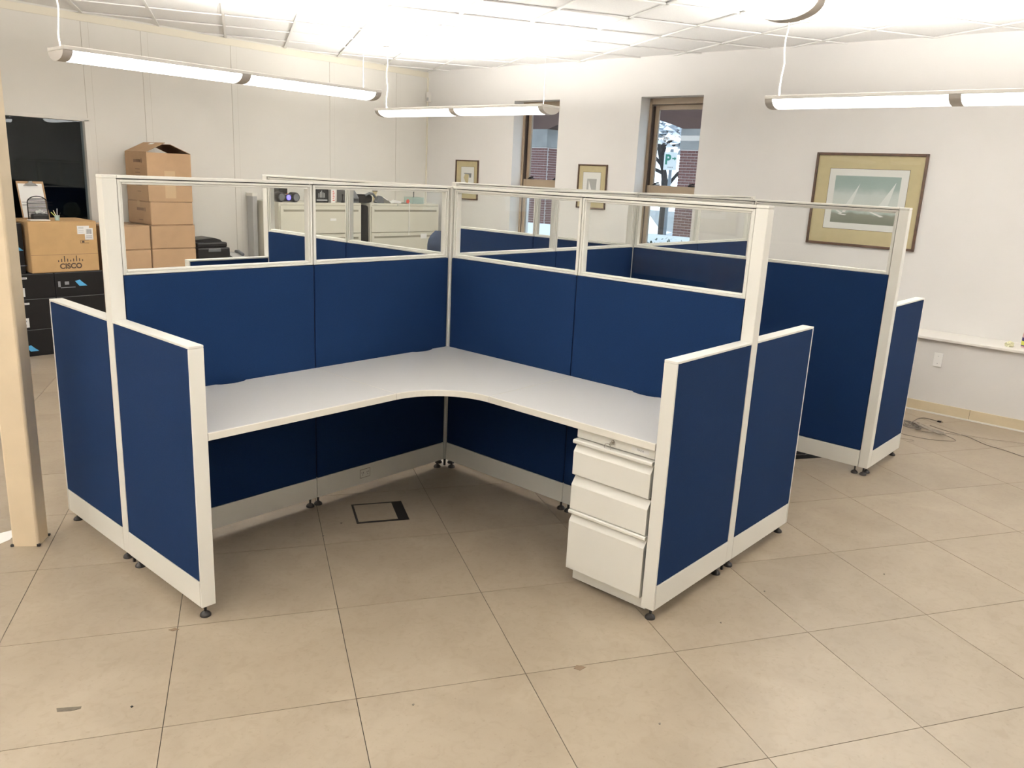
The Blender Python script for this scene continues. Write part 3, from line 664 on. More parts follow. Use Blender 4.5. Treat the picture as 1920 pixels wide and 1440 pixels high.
# black electronics cartons
def bcarton(label, x0, x1, y0, y1, z0, h, labels=(), swoosh=None, device=None):
    c = thing('black_carton', label, 'box', ((x0 + x1) / 2, (y0 + y1) / 2, z0), group='black printed cartons')
    B(x0, x1, y0, y1, z0 + .0008, z0 + h - .0008, b=.003).build('carton_body', 'blackbox', c)
    B(x0 + .004, x1 - .004, y1, y1 + .0006, z0 + h - .006, z0 + h - .004).build('edge_crease', 'greypr', c)
    for (lx, lz, w, hh) in labels:
        o = B(lx, lx + w, y1, y1 + .0008, z0 + lz, z0 + lz + hh).build('sticker', 'paper', c)
        if hh > .04: MB().box(lx + w * .3, lx + w * .75, y1 + .0008, y1 + .0011, z0 + lz + hh * .6, z0 + lz + hh * .75).box(lx + w * .35, lx + w * .65, y1 + .0008, y1 + .0011, z0 + lz + hh * .15, z0 + lz + hh * .35).build('sticker_print', 'greypr', o)
        else: B(lx + w * .15, lx + w * .85, y1 + .0008, y1 + .0011, z0 + lz + hh * .35, z0 + lz + hh * .65).build('sticker_print', 'greypr', o)
    if swoosh:
        sx, sz = swoosh; n = [(sx, sz + .045), (sx - .04, sz + .055), (sx - .065, sz + .03), (sx - .10, sz), (sx - .035, sz)]
        vs = [(a, y1 + .0002, z0 + b) for a, b in n] + [(a, y1 + .001, z0 + b) for a, b in n]
        MB().add(vs, [tuple(range(5)), tuple(range(9, 4, -1))] + [(i, (i + 1) % 5, 5 + (i + 1) % 5, 5 + i) for i in range(5)]).build('printed_swoosh', 'bluepr', c)
    if device:
        sx, sz = device
        MB().box(sx - .02, sx, y1, y1 + .0008, z0 + sz + .01, z0 + sz + .06).box(sx - .14, sx - .02, y1, y1 + .0008, z0 + sz, z0 + sz + .006).box(sx - .09, sx - .055, y1, y1 + .0008, z0 + sz + .028, z0 + sz + .055).build('printed_device', 'greypr', c)
    return c
X2, X3, X4 = .155, .56, .985; yk = -4.74
bcarton('black carton with a cut-off blue print at the bottom of the stack beside the column', X3 + .002, X4, yk, yf, 0, .235, swoosh=(.835, .045))
bcarton('black carton with two white stickers in the middle of the stack beside the column', X3 + .002, X4, yk, yf, .235, .263, labels=((.775, .215, .045, .016), (.79, .02, .06, .08)))
bcarton('black carton with two white stickers under the black box with device picture', X3 + .002, X4, yk, yf, .498, .212, labels=((.775, .168, .045, .016), (.80, .02, .06, .075)))
bcarton('black carton with no print showing at the bottom of the stack under the logo carton', X2, X3 - .001, yk, yf, 0, .235)
bcarton('plain black carton in the middle of the stack under the logo carton', X2, X3 - .001, yk, yf, .235, .263)
bcarton('black carton picturing a device and a blue swoosh, directly under the logo carton', X2, X3 - .001, yk, yf, .498, .212, swoosh=(.395, .085), device=(.535, .075))
bcarton('black carton with a blue swoosh standing beside the logo carton', .757, .99, -4.74, -4.36, .71, .42, swoosh=(.86, .19), device=(.885, .06))
# carton with the printed bridge logo
cc = carton('wide tan carton with a printed bar logo and white shipping labels', .181, .732, -4.74, -4.292, .711, .436, 'card2', tape=False, group='brown shipping cartons')
yy = -4.292
B(.183, .730, yy, yy + .0008, .711 + .150, .711 + .153).build('lid_seam', 'printfade', cc)
mb = MB()
for k, hh in enumerate((.016, .026, .05, .026, .016, .026, .05, .026, .016)): xk = .517 - k * .0245; mb.box(xk - .0042, xk + .0042, yy, yy + .0009, .800, .800 + hh, b=.0004)
mb.build('logo_bars', 'print', cc)
text('logo_lettering', 'CISCO', .062, 'print', cc, (.419, yy + .0006, .742), FACE_Y, .0004, bold=.0022)
MB().box(.245, .345, yy, yy + .0009, 1.035, 1.105).box(.215, .285, yy, yy + .0012, .985, 1.085).build('shipping_label', 'paper', cc)
mb = MB()
for k in range(11): mb.box(.226 + k * .0042, .228 + k * .0042 + (k % 3) * .0006, yy + .0012, yy + .0016, 1.035, 1.075)
for zz in (1.0, 1.008, 1.018): mb.box(.225, .275, yy + .0012, yy + .0016, zz, zz + .003)
for zz in (1.05, 1.062, 1.08, 1.09): mb.box(.292, .335, yy + .0009, yy + .0013, zz, zz + .0025)
mb.build('label_print', 'greypr', cc)
mb = MB().box(.255, .325, yy, yy + .0007, .955, .958).box(.255, .325, yy, yy + .0007, .978, .981).box(.322, .325, yy, yy + .0007, .955, .98).box(.292, .312, yy, yy + .0007, .96, .976).build('stamp_box', 'print', cc)

# things standing on the logo carton
zt = .711 + .436
cb = thing('clipboard', 'brown clipboard with white sheets leaning at the dark window', 'clipboard', (.57, -4.62, zt))
def lean(pts, y0, ztop): return pts
def slab(x0, x1, z0, z1, off, th_): # slab leaning back: y falls with height
    f = lambda z: -4.56 - (z - zt) * .30
    return MB().add([(x, f(z) + off + k * th_, z) for z in (z0, z1) for x in (x0, x1) for k in (0, 1)], [(0, 1, 3, 2), (4, 6, 7, 5), (0, 4, 5, 1), (2, 3, 7, 6), (0, 2, 6, 4), (1, 5, 7, 3)])
slab(.46, .675, zt, zt + .315, 0, .004).build('board', 'card', cb)
slab(.475, .665, zt + .012, zt + .295, .004, .003).build('paper_sheets', 'paper', cb)
yc = -4.56 - .295 * .30 + .008
MB().add([(x, yc + dy, z) for dy in (0, .012) for x, z in ((.51, zt + .278), (.625, zt + .278), (.605, zt + .296), (.585, zt + .303), (.58, zt + .318), (.555, zt + .318), (.55, zt + .303), (.53, zt + .296))], [tuple(range(8)), tuple(range(15, 7, -1))] + [(i, (i + 1) % 8, 8 + (i + 1) % 8, 8 + i) for i in range(8)]).build('clip', 'chrome', cb)
mo = thing('wire_file_holder', 'black wire mesh holder with an arched back', 'file holder', (0.585, -4.48, zt))
def archpt(a): return (0.585 + .078 * math.cos(a), -4.46, zt + .145 + .052 * math.sin(a))
arch = [(0.663, -4.46, zt + .001)] + [archpt(R(k * 15)) for k in range(13)] + [(0.507, -4.46, zt + .001)]
MB().tube(arch, .0045).build('arch_frame', 'black', mo)
mb = MB()
for k in range(17):
    z = zt + .01 + k * .0105; hw = .078 if z < zt + .145 else .078 * math.sqrt(max(.02, 1 - ((z - zt - .145) / .052) ** 2)); mb.tube([(0.585 - hw, -4.46, z), (0.585 + hw, -4.46, z)], .0028, 4)
mb.tube([(0.705, -4.452, zt + .148), (0.465, -4.452, zt + .148)], .002, 4).tube([(0.705, -4.452, zt + .125), (0.465, -4.452, zt + .125)], .002, 4)
mb.build('mesh_wires', 'black', mo)
MB().box(0.520, 0.650, -4.46, -4.40, zt + .0008, zt + .05, b=.01).build('front_pocket', 'black', mo)
MB().tube([(0.550, -4.43, zt + .055), (0.580, -4.43, zt + .075), (0.615, -4.43, zt + .06)], .014).build('crumpled_tape', 'ltgrey', mo)
pt = tag(B(.545, .70, -4.40, -4.31, zt + .0005, zt + .010, b=.003).build('white_tray', 'white_trim', origin=(.62, -4.355, zt)), 'thin white tray at the edge of the logo carton', 'tray')
pc = thing('pen_cup', 'small clear cup holding coloured pens', 'cup', (.47, -4.37, zt))
MB().lathe([(.018, .0005), (.021, .045)], (0.470, -4.37, zt), 14).build('cup_body', 'teal', pc, smooth=True)
for dx, dz, mm in ((.045, .07, 'yellow'), (.025, .085, 'yellowp'), (-.005, .10, 'ltgrey'), (-.03, .065, 'black')): MB().tube([(0.470, -4.37, zt + .02), (0.470 + dx, -4.37, zt + dz)], .0035, 5).build('pen', mm, pc)

# side table with the printer
tb_ = thing('printer_stand', 'dark low cabinet under the black printer', 'cabinet', (-1.0, -4.5, 0))
B(-1.30, -.755, -4.76, -4.30, .02, .735, b=.003).build('cabinet_body', 'greyplastic', tb_); B(-1.31, -.75, -4.77, -4.28, .735, .757, b=.003).build('cabinet_top', 'black', tb_)
for dx in (-1.03, -.77): B(dx - .25, dx - .005, -4.30, -4.288, .06, .72, b=.002).build('door', 'greyplastic', tb_)
for lx in (-1.27, -.79): B(lx - .02, lx + .02, -4.74, -4.32, 0, .021).build('plinth', 'black', tb_)
pr_ = thing('desktop_printer', 'black multifunction printer with document feeder', 'printer', (-.94, -4.45, .7575))
B(-1.105, -.765, -4.70, -4.31, .7578, .875, b=.012).build('printer_body', 'black', pr_)
B(-1.09, -.77, -4.69, -4.33, .876, .925, b=.014).build('scanner_lid', 'black', pr_)
MB().extrude([(-1.07, .925), (-.80, .925), (-.80, .948), (-.93, .958), (-.985, .964), (-1.05, .945)], -4.66, -4.40, 'y').build('document_feeder', 'black', pr_)
B(-1.0, -.87, -4.312, -4.300, .835, .868, b=.003).build('control_panel', 'greyplastic', pr_)
B(-1.04, -.83, -4.36, -4.27, .766, .773, b=.002).build('paper_tray', 'greyplastic', pr_)
ms = thing('desk_phone', 'grey phone lying beside the black printer', 'phone', (-1.2, -4.42, .7575))
MB().extrude([(-4.50, .7578), (-4.34, .7578), (-4.34, .772), (-4.50, .806)], -1.29, -1.15, 'x').build('phone_base', 'ltgrey', ms)
MB().tube([(-1.27, -4.49, .812), (-1.27, -4.44, .818), (-1.27, -4.38, .802), (-1.27, -4.35, .79)], .016, 8).build('handset', 'greyplastic', ms)
# spare panel standing edge-on against the wall
sp = thing('spare_partition_panel', 'grey spare partition panel standing edge-on against the wall', 'partition', (-1.63, -4.75, 0))
B(-1.655, -1.603, -4.81, -4.69, 0, 1.365, b=.002).build('panel_board', 'ltgrey', sp); B(-1.660, -1.598, -4.815, -4.685, 1.3652, 1.40, b=.003).build('top_cap', 'metal', sp)

# ------------------------------------------------------------------ lateral file cabinets and the things on them
def cabinet(label, x0, x1, yfr, top, tagged=False):
    c = thing('file_cabinet', label, 'file cabinet', ((x0 + x1) / 2, yfr - .22, 0), group='putty lateral file cabinets')
    B(x0, x1, Y0 + .02, yfr, .0, top, b=.003).build('cabinet_body', 'putty', c)
    B(x0 + .02, x1 - .02, yfr, yfr + .003, top - .028, top - .024).build('top_groove', 'puttyd', c)
    z = top - .032
    for k in range(4):
        dh = .305; z1_ = z; z0_ = z - dh
        dr = B(x0 + .012, x1 - .012, yfr, yfr + .016, z0_ + .006, z1_ - .003, b=.003).build('drawer', 'putty', c)
        B(x0 + .05, x1 - .05, yfr + .0155, yfr + .0168, z1_ - .062, z1_ - .036).build('recessed_pull', 'puttyd', dr)
        B(x0 + .05, x1 - .05, yfr + .016, yfr + .023, z1_ - .040, z1_ - .034, b=.002).build('pull_lip', 'putty', dr)
        if k == 0 and tagged:
            B(x0 + .36, x0 + .44, yfr + .0158, yfr + .0185, z1_ - .16, z1_ - .135).build('label_holder', 'paper', dr)
        z = z0_ 
    MB().lathe([(.007, 0), (.007, .004)], ((x0 * .38 + x1 * .62), yfr + .0005, top - .014), 10, 'y').build('lock', 'chrome', c)
    B(x1 - .10, x1 - .055, yfr + .0002, yfr + .002, top - .018, top - .011).build('badge', 'ltgrey', c)
    return c
CF = -4.32; CT = 1.322
cabinet('putty lateral file cabinet under the boombox, with a label holder', -2.76, -1.68, CF, CT, True)
cabinet('putty lateral file cabinet carrying papers and a red tag', -3.975, -2.892, CF, CT)
def top(zz=0): return CT + .0005 + zz
rd = thing('boombox', 'black rounded boombox with a glowing blue display', 'radio', (-1.845, -4.42, CT))
MB().box(-1.94, -1.75, -4.47, -4.38, top(.006), top(.085), b=.03).build('radio_body', 'black', rd, smooth=True)
for cx_ in (-1.755, -1.935):
    o = MB().lathe([(.045, 0), (.052, .01), (.052, .085), (.045, .10)], (cx_, -4.475, top(.052)), 20, 'y').build('speaker_can', 'black', rd, smooth=True)
    MB().lathe([(.038, .100), (.036, .104)], (cx_, -4.475, top(.052)), 20, 'y').build('speaker_grille', 'greyplastic', o)
MB().lathe([(.027, 0), (.025, .006)], (-1.845, -4.381, top(.048)), 18, 'y').build('display', 'bluelit', rd)
MB().box(-1.835, -1.815, -4.381, -4.377, top(.085), top(.09)).build('red_button', 'red', rd)
bx = tag(B(-1.99, -1.88, -4.74, -4.62, top(), top(.20), b=.006).build('black_case', 'black', origin=(-1.935, -4.68, top())), 'tall black case behind the boombox', 'case')
gb = thing('gift_box', 'black box printed with a row of pale bottles', 'box', (-2.235, -4.40, CT))
B(-2.325, -2.145, -4.46, -4.34, top(), top(.185), b=.003).build('box_body', 'blackbox', gb)
mb = MB()
for k, hh in enumerate((.045, .06, .075, .055, .05)): mb.box(-2.205 - k * .018, -2.196 - k * .018, -4.34, -4.3394, top(.055), top(.055 + hh))
mb.box(-2.31, -2.17, -4.34, -4.3394, top(.02), top(.035)).build('printed_bottles', 'ltgrey', gb)
B(-2.31, -2.16, -4.34, -4.3392, top(.145), top(.165)).build('printed_title', 'greypr', gb)
pk = thing('pink_carton', 'slim pale pink carton with orange print', 'box', (-2.39, -4.38, CT))
B(-2.425, -2.365, -4.42, -4.345, top(), top(.15), b=.003).build('box_body', 'paper', pk)
mb = MB()
for k in range(6): mb.box(-2.412 + (k % 2) * .01, -2.385, -4.345, -4.3444, top(.02 + k * .02), top(.03 + k * .02))
mb.build('orange_print', 'red', pk)
st = thing('label_stamp', 'small dark stamp standing upright on the cabinet', 'stamp', (-2.56, -4.40, CT))
MB().lathe([(.016, 0), (.016, .02), (.006, .03), (.006, .07), (.012, .08), (.009, .095)], (-2.56, -4.40, top()), 12).build('stamp_handle', 'black', st, smooth=True)
dm = thing('label_maker', 'dark grey desktop machine with a sloped front', 'machine', (-2.70, -4.46, CT))
MB().extrude([(-4.58, top()), (-4.36, top()), (-4.36, top(.06)), (-4.43, top(.135)), (-4.58, top(.15))], -2.757, -2.615, 'x').build('machine_body', 'greyplastic', dm)
B(-2.75, -2.62, -4.362, -4.352, top(.02), top(.05), b=.003).build('front_panel', 'black', dm)
ba = thing('shoulder_bag', 'black bag hanging in the gap between the file cabinets', 'bag', (-2.826, -4.42, .82))
MB().box(-2.884, -2.768, -4.52, -4.33, .86, 1.30, b=.03).build('bag_body', 'matteblack', ba, smooth=True)
MB().box(-2.97, -2.765, -4.50, -4.36, 1.3235, 1.42, b=.035).build('bag_flap', 'matteblack', ba, smooth=True)
MB().tube([(-2.85, -4.36, 1.41), (-2.90, -4.35, 1.435), (-2.96, -4.36, 1.43), (-3.0, -4.36, 1.39), (-3.005, -4.36, 1.34)], .014, 8).build('bag_strap', 'greyplastic', ba, smooth=True)
B(-2.875, -2.78, -4.40, -4.335, .835, .86).build('bag_bottom', 'ltgrey', ba)
dh = thing('tape_dispenser', 'grey rounded tape dispenser beside the black bag', 'dispenser', (-3.08, -4.40, CT))
MB().extrude([(-3.03, top()), (-3.145, top()), (-3.145, top(.03)), (-3.12, top(.075)), (-3.09, top(.085)), (-3.06, top(.07)), (-3.03, top(.02))], -4.43, -4.38, 'y').build('dispenser_body', 'greyplastic', dh)
fg = thing('figurine', 'small dark and gold figurine behind the papers', 'figurine', (-3.155, -4.56, CT))
MB().lathe([(.02, 0), (.026, .02), (.03, .06), (.018, .085), (.012, .095), (.024, .11), (.03, .13), (.024, .15), (.01, .165)], (-3.155, -4.56, top()), 16).build('figure_body', 'matboard', fg, smooth=True)
MB().lathe([(.031, .128), (.034, .136), (.02, .155), (.008, .17)], (-3.155, -4.56, top()), 16).build('figure_cap', 'black', fg, smooth=True)
def sheet(label, x0, x1, y0, y1, zb, curl, seed):
    rr = random.Random(seed); n = 9; vs = []; fs = []
    for i in range(n):
        for j in range(5):
            u, v = i / (n - 1), j / 4; zz = zb + curl * (math.sin(u * 7 + seed) * .5 + .5) * (1 - .6 * v) * (1 - u * .7) + .001
            vs.append((x0 + (x1 - x0) * u, y0 + (y1 - y0) * v, zz))
    k = len(vs); vs += [(a, b, c - .0009) for a, b, c in vs]
    for i in range(n - 1):
        for j in range(4):
            a = i * 5 + j; fs += [(a, a + 1, a + 6, a + 5), (k + a, k + a + 5, k + a + 6, k + a + 1)]
    edge = [i * 5 for i in range(n)] + [(n - 1) * 5 + j for j in range(1, 5)] + [i * 5 + 4 for i in range(n - 2, -1, -1)] + [j for j in range(3, 0, -1)]
    fs += [(edge[i], edge[(i + 1) % len(edge)], k + edge[(i + 1) % len(edge)], k + edge[i]) for i in range(len(edge))]
    return tag(MB().add(vs, fs).build('paper_sheet', 'paper', origin=((x0 + x1) / 2, (y0 + y1) / 2, zb), smooth=True), label, 'paper')
sheet('crumpled white paper beside the tape dispenser', -3.16, -3.30, -4.50, -4.34, top(), .10, 1)
sheet('curled white sheet lying flat next to the red tag', -3.31, -3.50, -4.52, -4.33, top(), .06, 4)
rt = thing('red_tag', 'red round tag on a long white strip hanging over the drawers', 'tag', (-3.462, -4.33, CT))
MB().lathe([(.024, 0), (.024, .006)], (-3.46, -4.318, top(.028)), 16, 'y').build('tag_disc', 'red', rt)
B(-3.472, -3.462, CF + .0245, CF + .0255, .95, CT + .02).build('paper_strip', 'paper', rt); B(-3.472, -3.462, -4.345, CF + .025, top(), top(.001)).build('strip_end', 'paper', rt)
ch = thing('clear_caddy', 'clear greenish tray with a thin upright rod', 'caddy', (-3.66, -4.42, CT))
mb = MB().box(-3.74, -3.56, -4.50, -4.34, top(), top(.012)).box(-3.74, -3.56, -4.344, -4.34, top(.012), top(.075)).box(-3.74, -3.56, -4.50, -4.496, top(.012), top(.075)).box(-3.74, -3.736, -4.496, -4.344, top(.012), top(.075)).box(-3.564, -3.56, -4.496, -4.344, top(.012), top(.075))
mb.build('tray', 'teal', ch); MB().tube([(-3.645, -4.42, top(.012)), (-3.645, -4.42, top(.17))], .006, 6).build('rod', 'greyplastic', ch)
nt_ = tag(flat_ := B(-3.76, -3.66, CF + .0235, CF + .0245, .905, .965).build('paper_note', 'paper', origin=(-3.71, CF + .024, .905)), 'small white note stuck on a drawer of the cabinet with papers', 'note')

# ------------------------------------------------------------------ blue office chair
oc_ = thing('office_chair', 'blue fabric office chair in front of the file cabinets', 'chair', (-3.22, -3.55, 0)); cx_, cy_2 = -3.22, -3.55
ky = -3.40
def rounded(w0, w1, z0, z1, yo, th_, bend, nm):
    n, m_ = 12, 12; vs = []; fs = []
    for side in (0, 1):
        for j in range(m_):
            v = j / (m_ - 1); zz = z0 + (z1 - z0) * v
            hw = (w0 + (w1 - w0) * v) * (1 - max(0, (v - .6) / .4) ** 3 * .55) * (1 - max(0, (.15 - v) / .15) ** 2 * .3)
            for i in range(n):
                u = -1 + 2 * i / (n - 1); e = (1 - u ** 6) * (1 - (2 * v - 1) ** 6)
                vs.append((cx_ + u * hw, yo + bend * u * u + (th_ * (.25 + .75 * e)) * (.5 if side else -.5), zz))
    k = n * m_
    for j in range(m_ - 1):
        for i in range(n - 1):
            a = j * n + i; fs += [(a, a + 1, a + n + 1, a + n), (k + a, k + a + n, k + a + n + 1, k + a + 1)]
    ring = list(range(n)) + [j * n + n - 1 for j in range(1, m_)] + [(m_ - 1) * n + i for i in range(n - 2, -1, -1)] + [j * n for j in range(m_ - 2, 0, -1)]
    fs += [(ring[i], ring[(i + 1) % len(ring)], k + ring[(i + 1) % len(ring)], k + ring[i]) for i in range(len(ring))]
    return MB().add(vs, fs).build(nm, 'chairblue', oc_, smooth=True)
rounded(.21, .225, .56, 1.075, ky, .06, -.05, 'backrest')
MB().box(cx_ - .23, cx_ + .23, cy_2 - .30, cy_2 + .13, .43, .50, b=.03).build('seat', 'chairblue', oc_, smooth=True)
MB().tube([(cx_, ky + .035, .80), (cx_, ky + .05, .55), (cx_, ky + .0, .425), (cx_, cy_2, .415)], .02, 8).build('back_bracket', 'black', oc_)
MB().lathe([(.03, .08), (.03, .25), (.02, .25), (.02, .425)], (cx_, cy_2, 0), 14).build('gas_lift', 'black', oc_)
for k in range(5):
    a = R(72 * k + 20); ex, ey = cx_ + .29 * math.cos(a), cy_2 + .29 * math.sin(a)
    l = MB().tube([(cx_, cy_2, .105), (ex, ey, .072)], .024, 8, taper=.015).build('base_arm', 'black', oc_)
    MB().lathe([(.027, -.02), (.028, 0), (.027, .02)], (ex, ey, .0285), 14, 'x').tube([(ex, ey, .03), (ex, ey, .075)], .006).build('caster', 'black', l)
for s in (-1, 1):
    MB().tube([(cx_ + s * .235, cy_2 - .02, .47), (cx_ + s * .275, cy_2 - .02, .55), (cx_ + s * .275, cy_2 - .02, .64)], .013, 8).box(cx_ + s * .275 - .03, cx_ + s * .275 + .03, cy_2 - .16, cy_2 + .10, .64, .665, b=.01).build('armrest', 'black', oc_)

# ------------------------------------------------------------------ floor hatch, cables and scraps
ct, st_ = math.cos(R(59.3)), math.sin(R(59.3)); hc = (.706, .263)
def hq(u0, u1, v0, v1, z0, z1): return MB().prism([(hc[0] + u * ct - v * st_, hc[1] + u * st_ + v * ct) for u, v in ((u0, v0), (u1, v0), (u1, v1), (u0, v1))], z0, z1)
fh = thing('floor_hatch', 'square floor access hatch with a black rim under the worktop corner', 'hatch', (*hc, 0))
hq(-.121, .121, -.131, .131, .0003, .0016).build('hatch_rim', 'black', fh)
hq(-.104, .106, -.120, .076, .0016, .0026).build('hatch_lid', 'tile', fh)
fb = thing('floor_box', 'open dark floor box with cables under the sailboat-side partition', 'floor box', (-1.99, 1.36, 0)); hc = (-1.97, 1.33)
hq(-.13, .13, -.13, .13, .0003, .003).build('box_rim', 'matteblack', fb)
MB().tube([(-1.97 + .09 * math.cos(a * 1.3), 1.33 + .09 * math.sin(a), .007 + .002 * (a % 1)) for a in [k * .5 for k in range(18)]], .003, 5).build('cable_loop', 'wire', fb)
def cable(label, pts, r, mtl, plug=None, loops=0):
    P = []; n = len(pts)
    for i in range(n - 1):
        p0, p1, p2, p3 = [Vector(pts[max(0, min(n - 1, i + k))]) for k in (-1, 0, 1, 2)]
        for q in range(6):
            u = q / 6; P.append(.5 * ((2 * p1) + (p2 - p0) * u + (2 * p0 - 5 * p1 + 4 * p2 - p3) * u * u + (3 * p1 - p0 - 3 * p2 + p3) * u ** 3))
    P.append(Vector(pts[-1])); P = [Vector((p.x, p.y, max(p.z, r + .0003))) for p in P]
    c = thing('floor_cable', label, 'cable', (pts[0][0], pts[0][1], 0), group='thin cables on the floor')
    MB().tube(P, r, 5).build('cord', mtl, c)
    if plug:
        e = P[-1]; B(e.x - .012, e.x + .012, e.y - .004, e.y + .024, .001, .011, b=.002).build('plug', 'black', c); B(e.x - .007, e.x + .007, e.y + .024, e.y + .036, .003, .009).build('plug_tip', 'chrome', c)
    return c
cable('dark cable ending in a plug near the baseboard', [(-3.25, 1.66, .01), (-3.38, 1.67, .02), (-3.56, 1.66, .005), (-3.62, 1.70, .004), (-3.60, 1.79, .004)], .0028, 'wire', True)
cable('thin cable wandering along the floor towards the window wall', [(-3.20, 1.78, .004), (-3.30, 1.93, .004), (-3.36, 2.05, .004), (-3.40, 2.2, .004), (-3.46, 2.34, .004), (-3.5, 2.5, .004), (-3.45, 2.8, .004)], .0022, 'coilw')
cable('thin dark cable curving below the coiled bundle', [(-3.02, 1.66, .004), (-3.0, 1.74, .004), (-3.02, 1.88, .004), (-3.10, 2.00, .004), (-3.16, 2.02, .004), (-3.24, 1.92, .004), (-3.25, 1.84, .004)], .0022, 'wire')
cable('thin cable crossing the others and running out over the floor', [(-3.42, 1.78, .004), (-3.36, 1.92, .004), (-3.33, 2.06, .004), (-3.22, 2.20, .004), (-3.18, 2.32, .004), (-3.1, 2.5, .004), (-3.0, 2.8, .004)], .0022, 'wire')
cable('short cable end hooked by the low bright panel', [(-2.88, 1.72, .004), (-2.90, 1.80, .004), (-2.87, 1.82, .004), (-2.84, 1.78, .004)], .0025, 'coilw')
def coil(label, c, a, b, ang, n, mtl, seed):
    rr = random.Random(seed); P = []
    for k in range(n * 14):
        q = k / 14 * 2 * math.pi; w = 1 + .32 * math.sin(k * .37 + seed) + .05 * rr.random()
        x, y = a * math.cos(q) * w, b * math.sin(q) * w; P.append((c[0] + x * math.cos(ang) - y * math.sin(ang), c[1] + x * math.sin(ang) + y * math.cos(ang), .006 + .03 * abs(math.sin(k * .23 + seed))))
    o = thing('cable_coil', label, 'cable', (c[0], c[1], 0), group='coiled cables on the floor')
    MB().tube(P, .0032, 5).build('cord', mtl, o); return o
coil('beige cable coil lying on the floor, further from the low bright panel', (-3.25, 1.82), .12, .045, R(50), 6, 'coilw', 2)
coil('tangled grey cable coil touching the low bright panel foot', (-3.24, 1.68), .10, .06, R(20), 5, 'wire', 5)
def scrap(nm, label, pts, mtl, cat='scrap', th_=.0012):
    if sum(pts[k][0] * pts[(k + 1) % len(pts)][1] - pts[(k + 1) % len(pts)][0] * pts[k][1] for k in range(len(pts))) < 0: pts = pts[::-1]
    return tag(MB().prism(pts, .0004, .0004 + th_).build(nm, mtl, origin=(pts[0][0], pts[0][1], 0)), label, cat)
scrap('tape_scrap', 'grey strip of tape stuck to the floor tile', [(2.437, .800), (2.432, .782), (2.400, .806), (2.374, .826), (2.380, .835), (2.405, .826)], 'stain', 'tape')
scrap('paper_scrap', 'brown torn scrap lying on a tile joint near the left low panel', [(1.975, .588), (1.952, .592), (1.945, .612), (1.968, .606)], 'scrap')
scrap('paper_scrap', 'brown torn scrap lying on a tile in front of the pedestal', [(1.078, 1.800), (1.055, 1.795), (1.040, 1.826), (1.072, 1.824)], 'scrap')
scrap('floor_speck', 'single dark crumb near the strip of tape', [(2.268, .934), (2.262, .933), (2.261, .939), (2.267, .940)], 'black', 'crumb', .003)
scrap('paper_scrap', 'pale curled shaving between the column and the low panel', [(1.80, -.362), (1.785, -.372), (1.765, -.358), (1.77, -.348), (1.785, -.358)], 'coilw')
for k, (x, y) in enumerate([(.40, 2.02), (1.12, 2.18), (.02, 2.03), (1.08, .30), (.93, .24), (1.62, 1.55), (-.55, 2.35)]):
    tag(scrap('floor_speck', 'tiny dark crumb lying on the bare floor', [(x, y), (x + .006, y + .002), (x + .004, y + .008), (x - .003, y + .005)], 'wire', 'crumb', .002), group='crumbs on the floor')
ps = tag(MB().prism([(2.05, -.70), (2.22, -.70), (2.20, -.575), (2.13, -.60)], .0003, .0015).build('paper_scrap', 'paper', origin=(2.1, -.65, 0)), 'white paper on the floor behind the beige column', 'paper')

# ------------------------------------------------------------------ outside the windows
GZ = -.9; PX = -14.0
tag(B(-70, XO - .001, -70, 40, GZ - .1, GZ).build('ground_outside', 'asphalt'), kind='structure')
def brick_pillar(label, y0, y1, xd=.50, ztop=2.50):
    xf, xbk = PX, PX - xd
    p = thing('brick_pillar', label, 'pillar', ((xf + xbk) / 2, (y0 + y1) / 2, GZ), group='brick porch pillars')
    B(xbk + .008, xf - .008, y0 + .008, y1 - .008, GZ, ztop).build('pillar_core', 'mortar', p)
    ch_, bl, j = .0635, .19, .011; k = 0; z = GZ + .4; protos = {}
    while z + ch_ < ztop:
        off = (k % 2) * (bl + j) / 2
        for face in ('f', 's'):
            a0, a1 = (y0, y1) if face == 'f' else (xbk, xf - .09); a = a0 - off
            while a < a1:
                s0, s1 = max(a, a0), min(a + bl, a1)
                if s1 - s0 > .025:
                    key = (face, round(s1 - s0, 3))
                    if key not in protos:
                        mb = MB().box(-.045, 0, -(s1 - s0) / 2, (s1 - s0) / 2, 0, ch_ - j) if face == 'f' else MB().box(-(s1 - s0) / 2, (s1 - s0) / 2, -.045, 0, 0, ch_ - j)
                        o = MB().add([(v[0] + ORG[p][0], v[1] + ORG[p][1], v[2] + ORG[p][2]) for v in mb.v], mb.f).build('brick', 'brick', p); protos[key] = o.data
                    else:
                        o = bpy.data.objects.new('brick', protos[key]); col.objects.link(o); o.parent = p
                    wpos = (xf, (s0 + s1) / 2, z) if face == 'f' else ((s0 + s1) / 2, y1, z)
                    o.location = [wpos[i] - ORG[p][i] for i in range(3)]
                a += bl + j
        z += ch_; k += 1
    B(xbk - .015, xf + .015, y0 - .015, y1 + .015, ztop, 2.96, b=.01).build('stone_cap', 'stone', p)
    return p
brick_pillar('brick porch pillar seen through the window closest to the corner', -11.75, -10.88)
brick_pillar('brick porch pillar seen through the window beside the large picture wall', -6.86, -5.99)
ar = thing('porch_arcade', 'brown porch arcade with low arches outside the windows', 'arcade', (PX - .25, -9, 2.96))
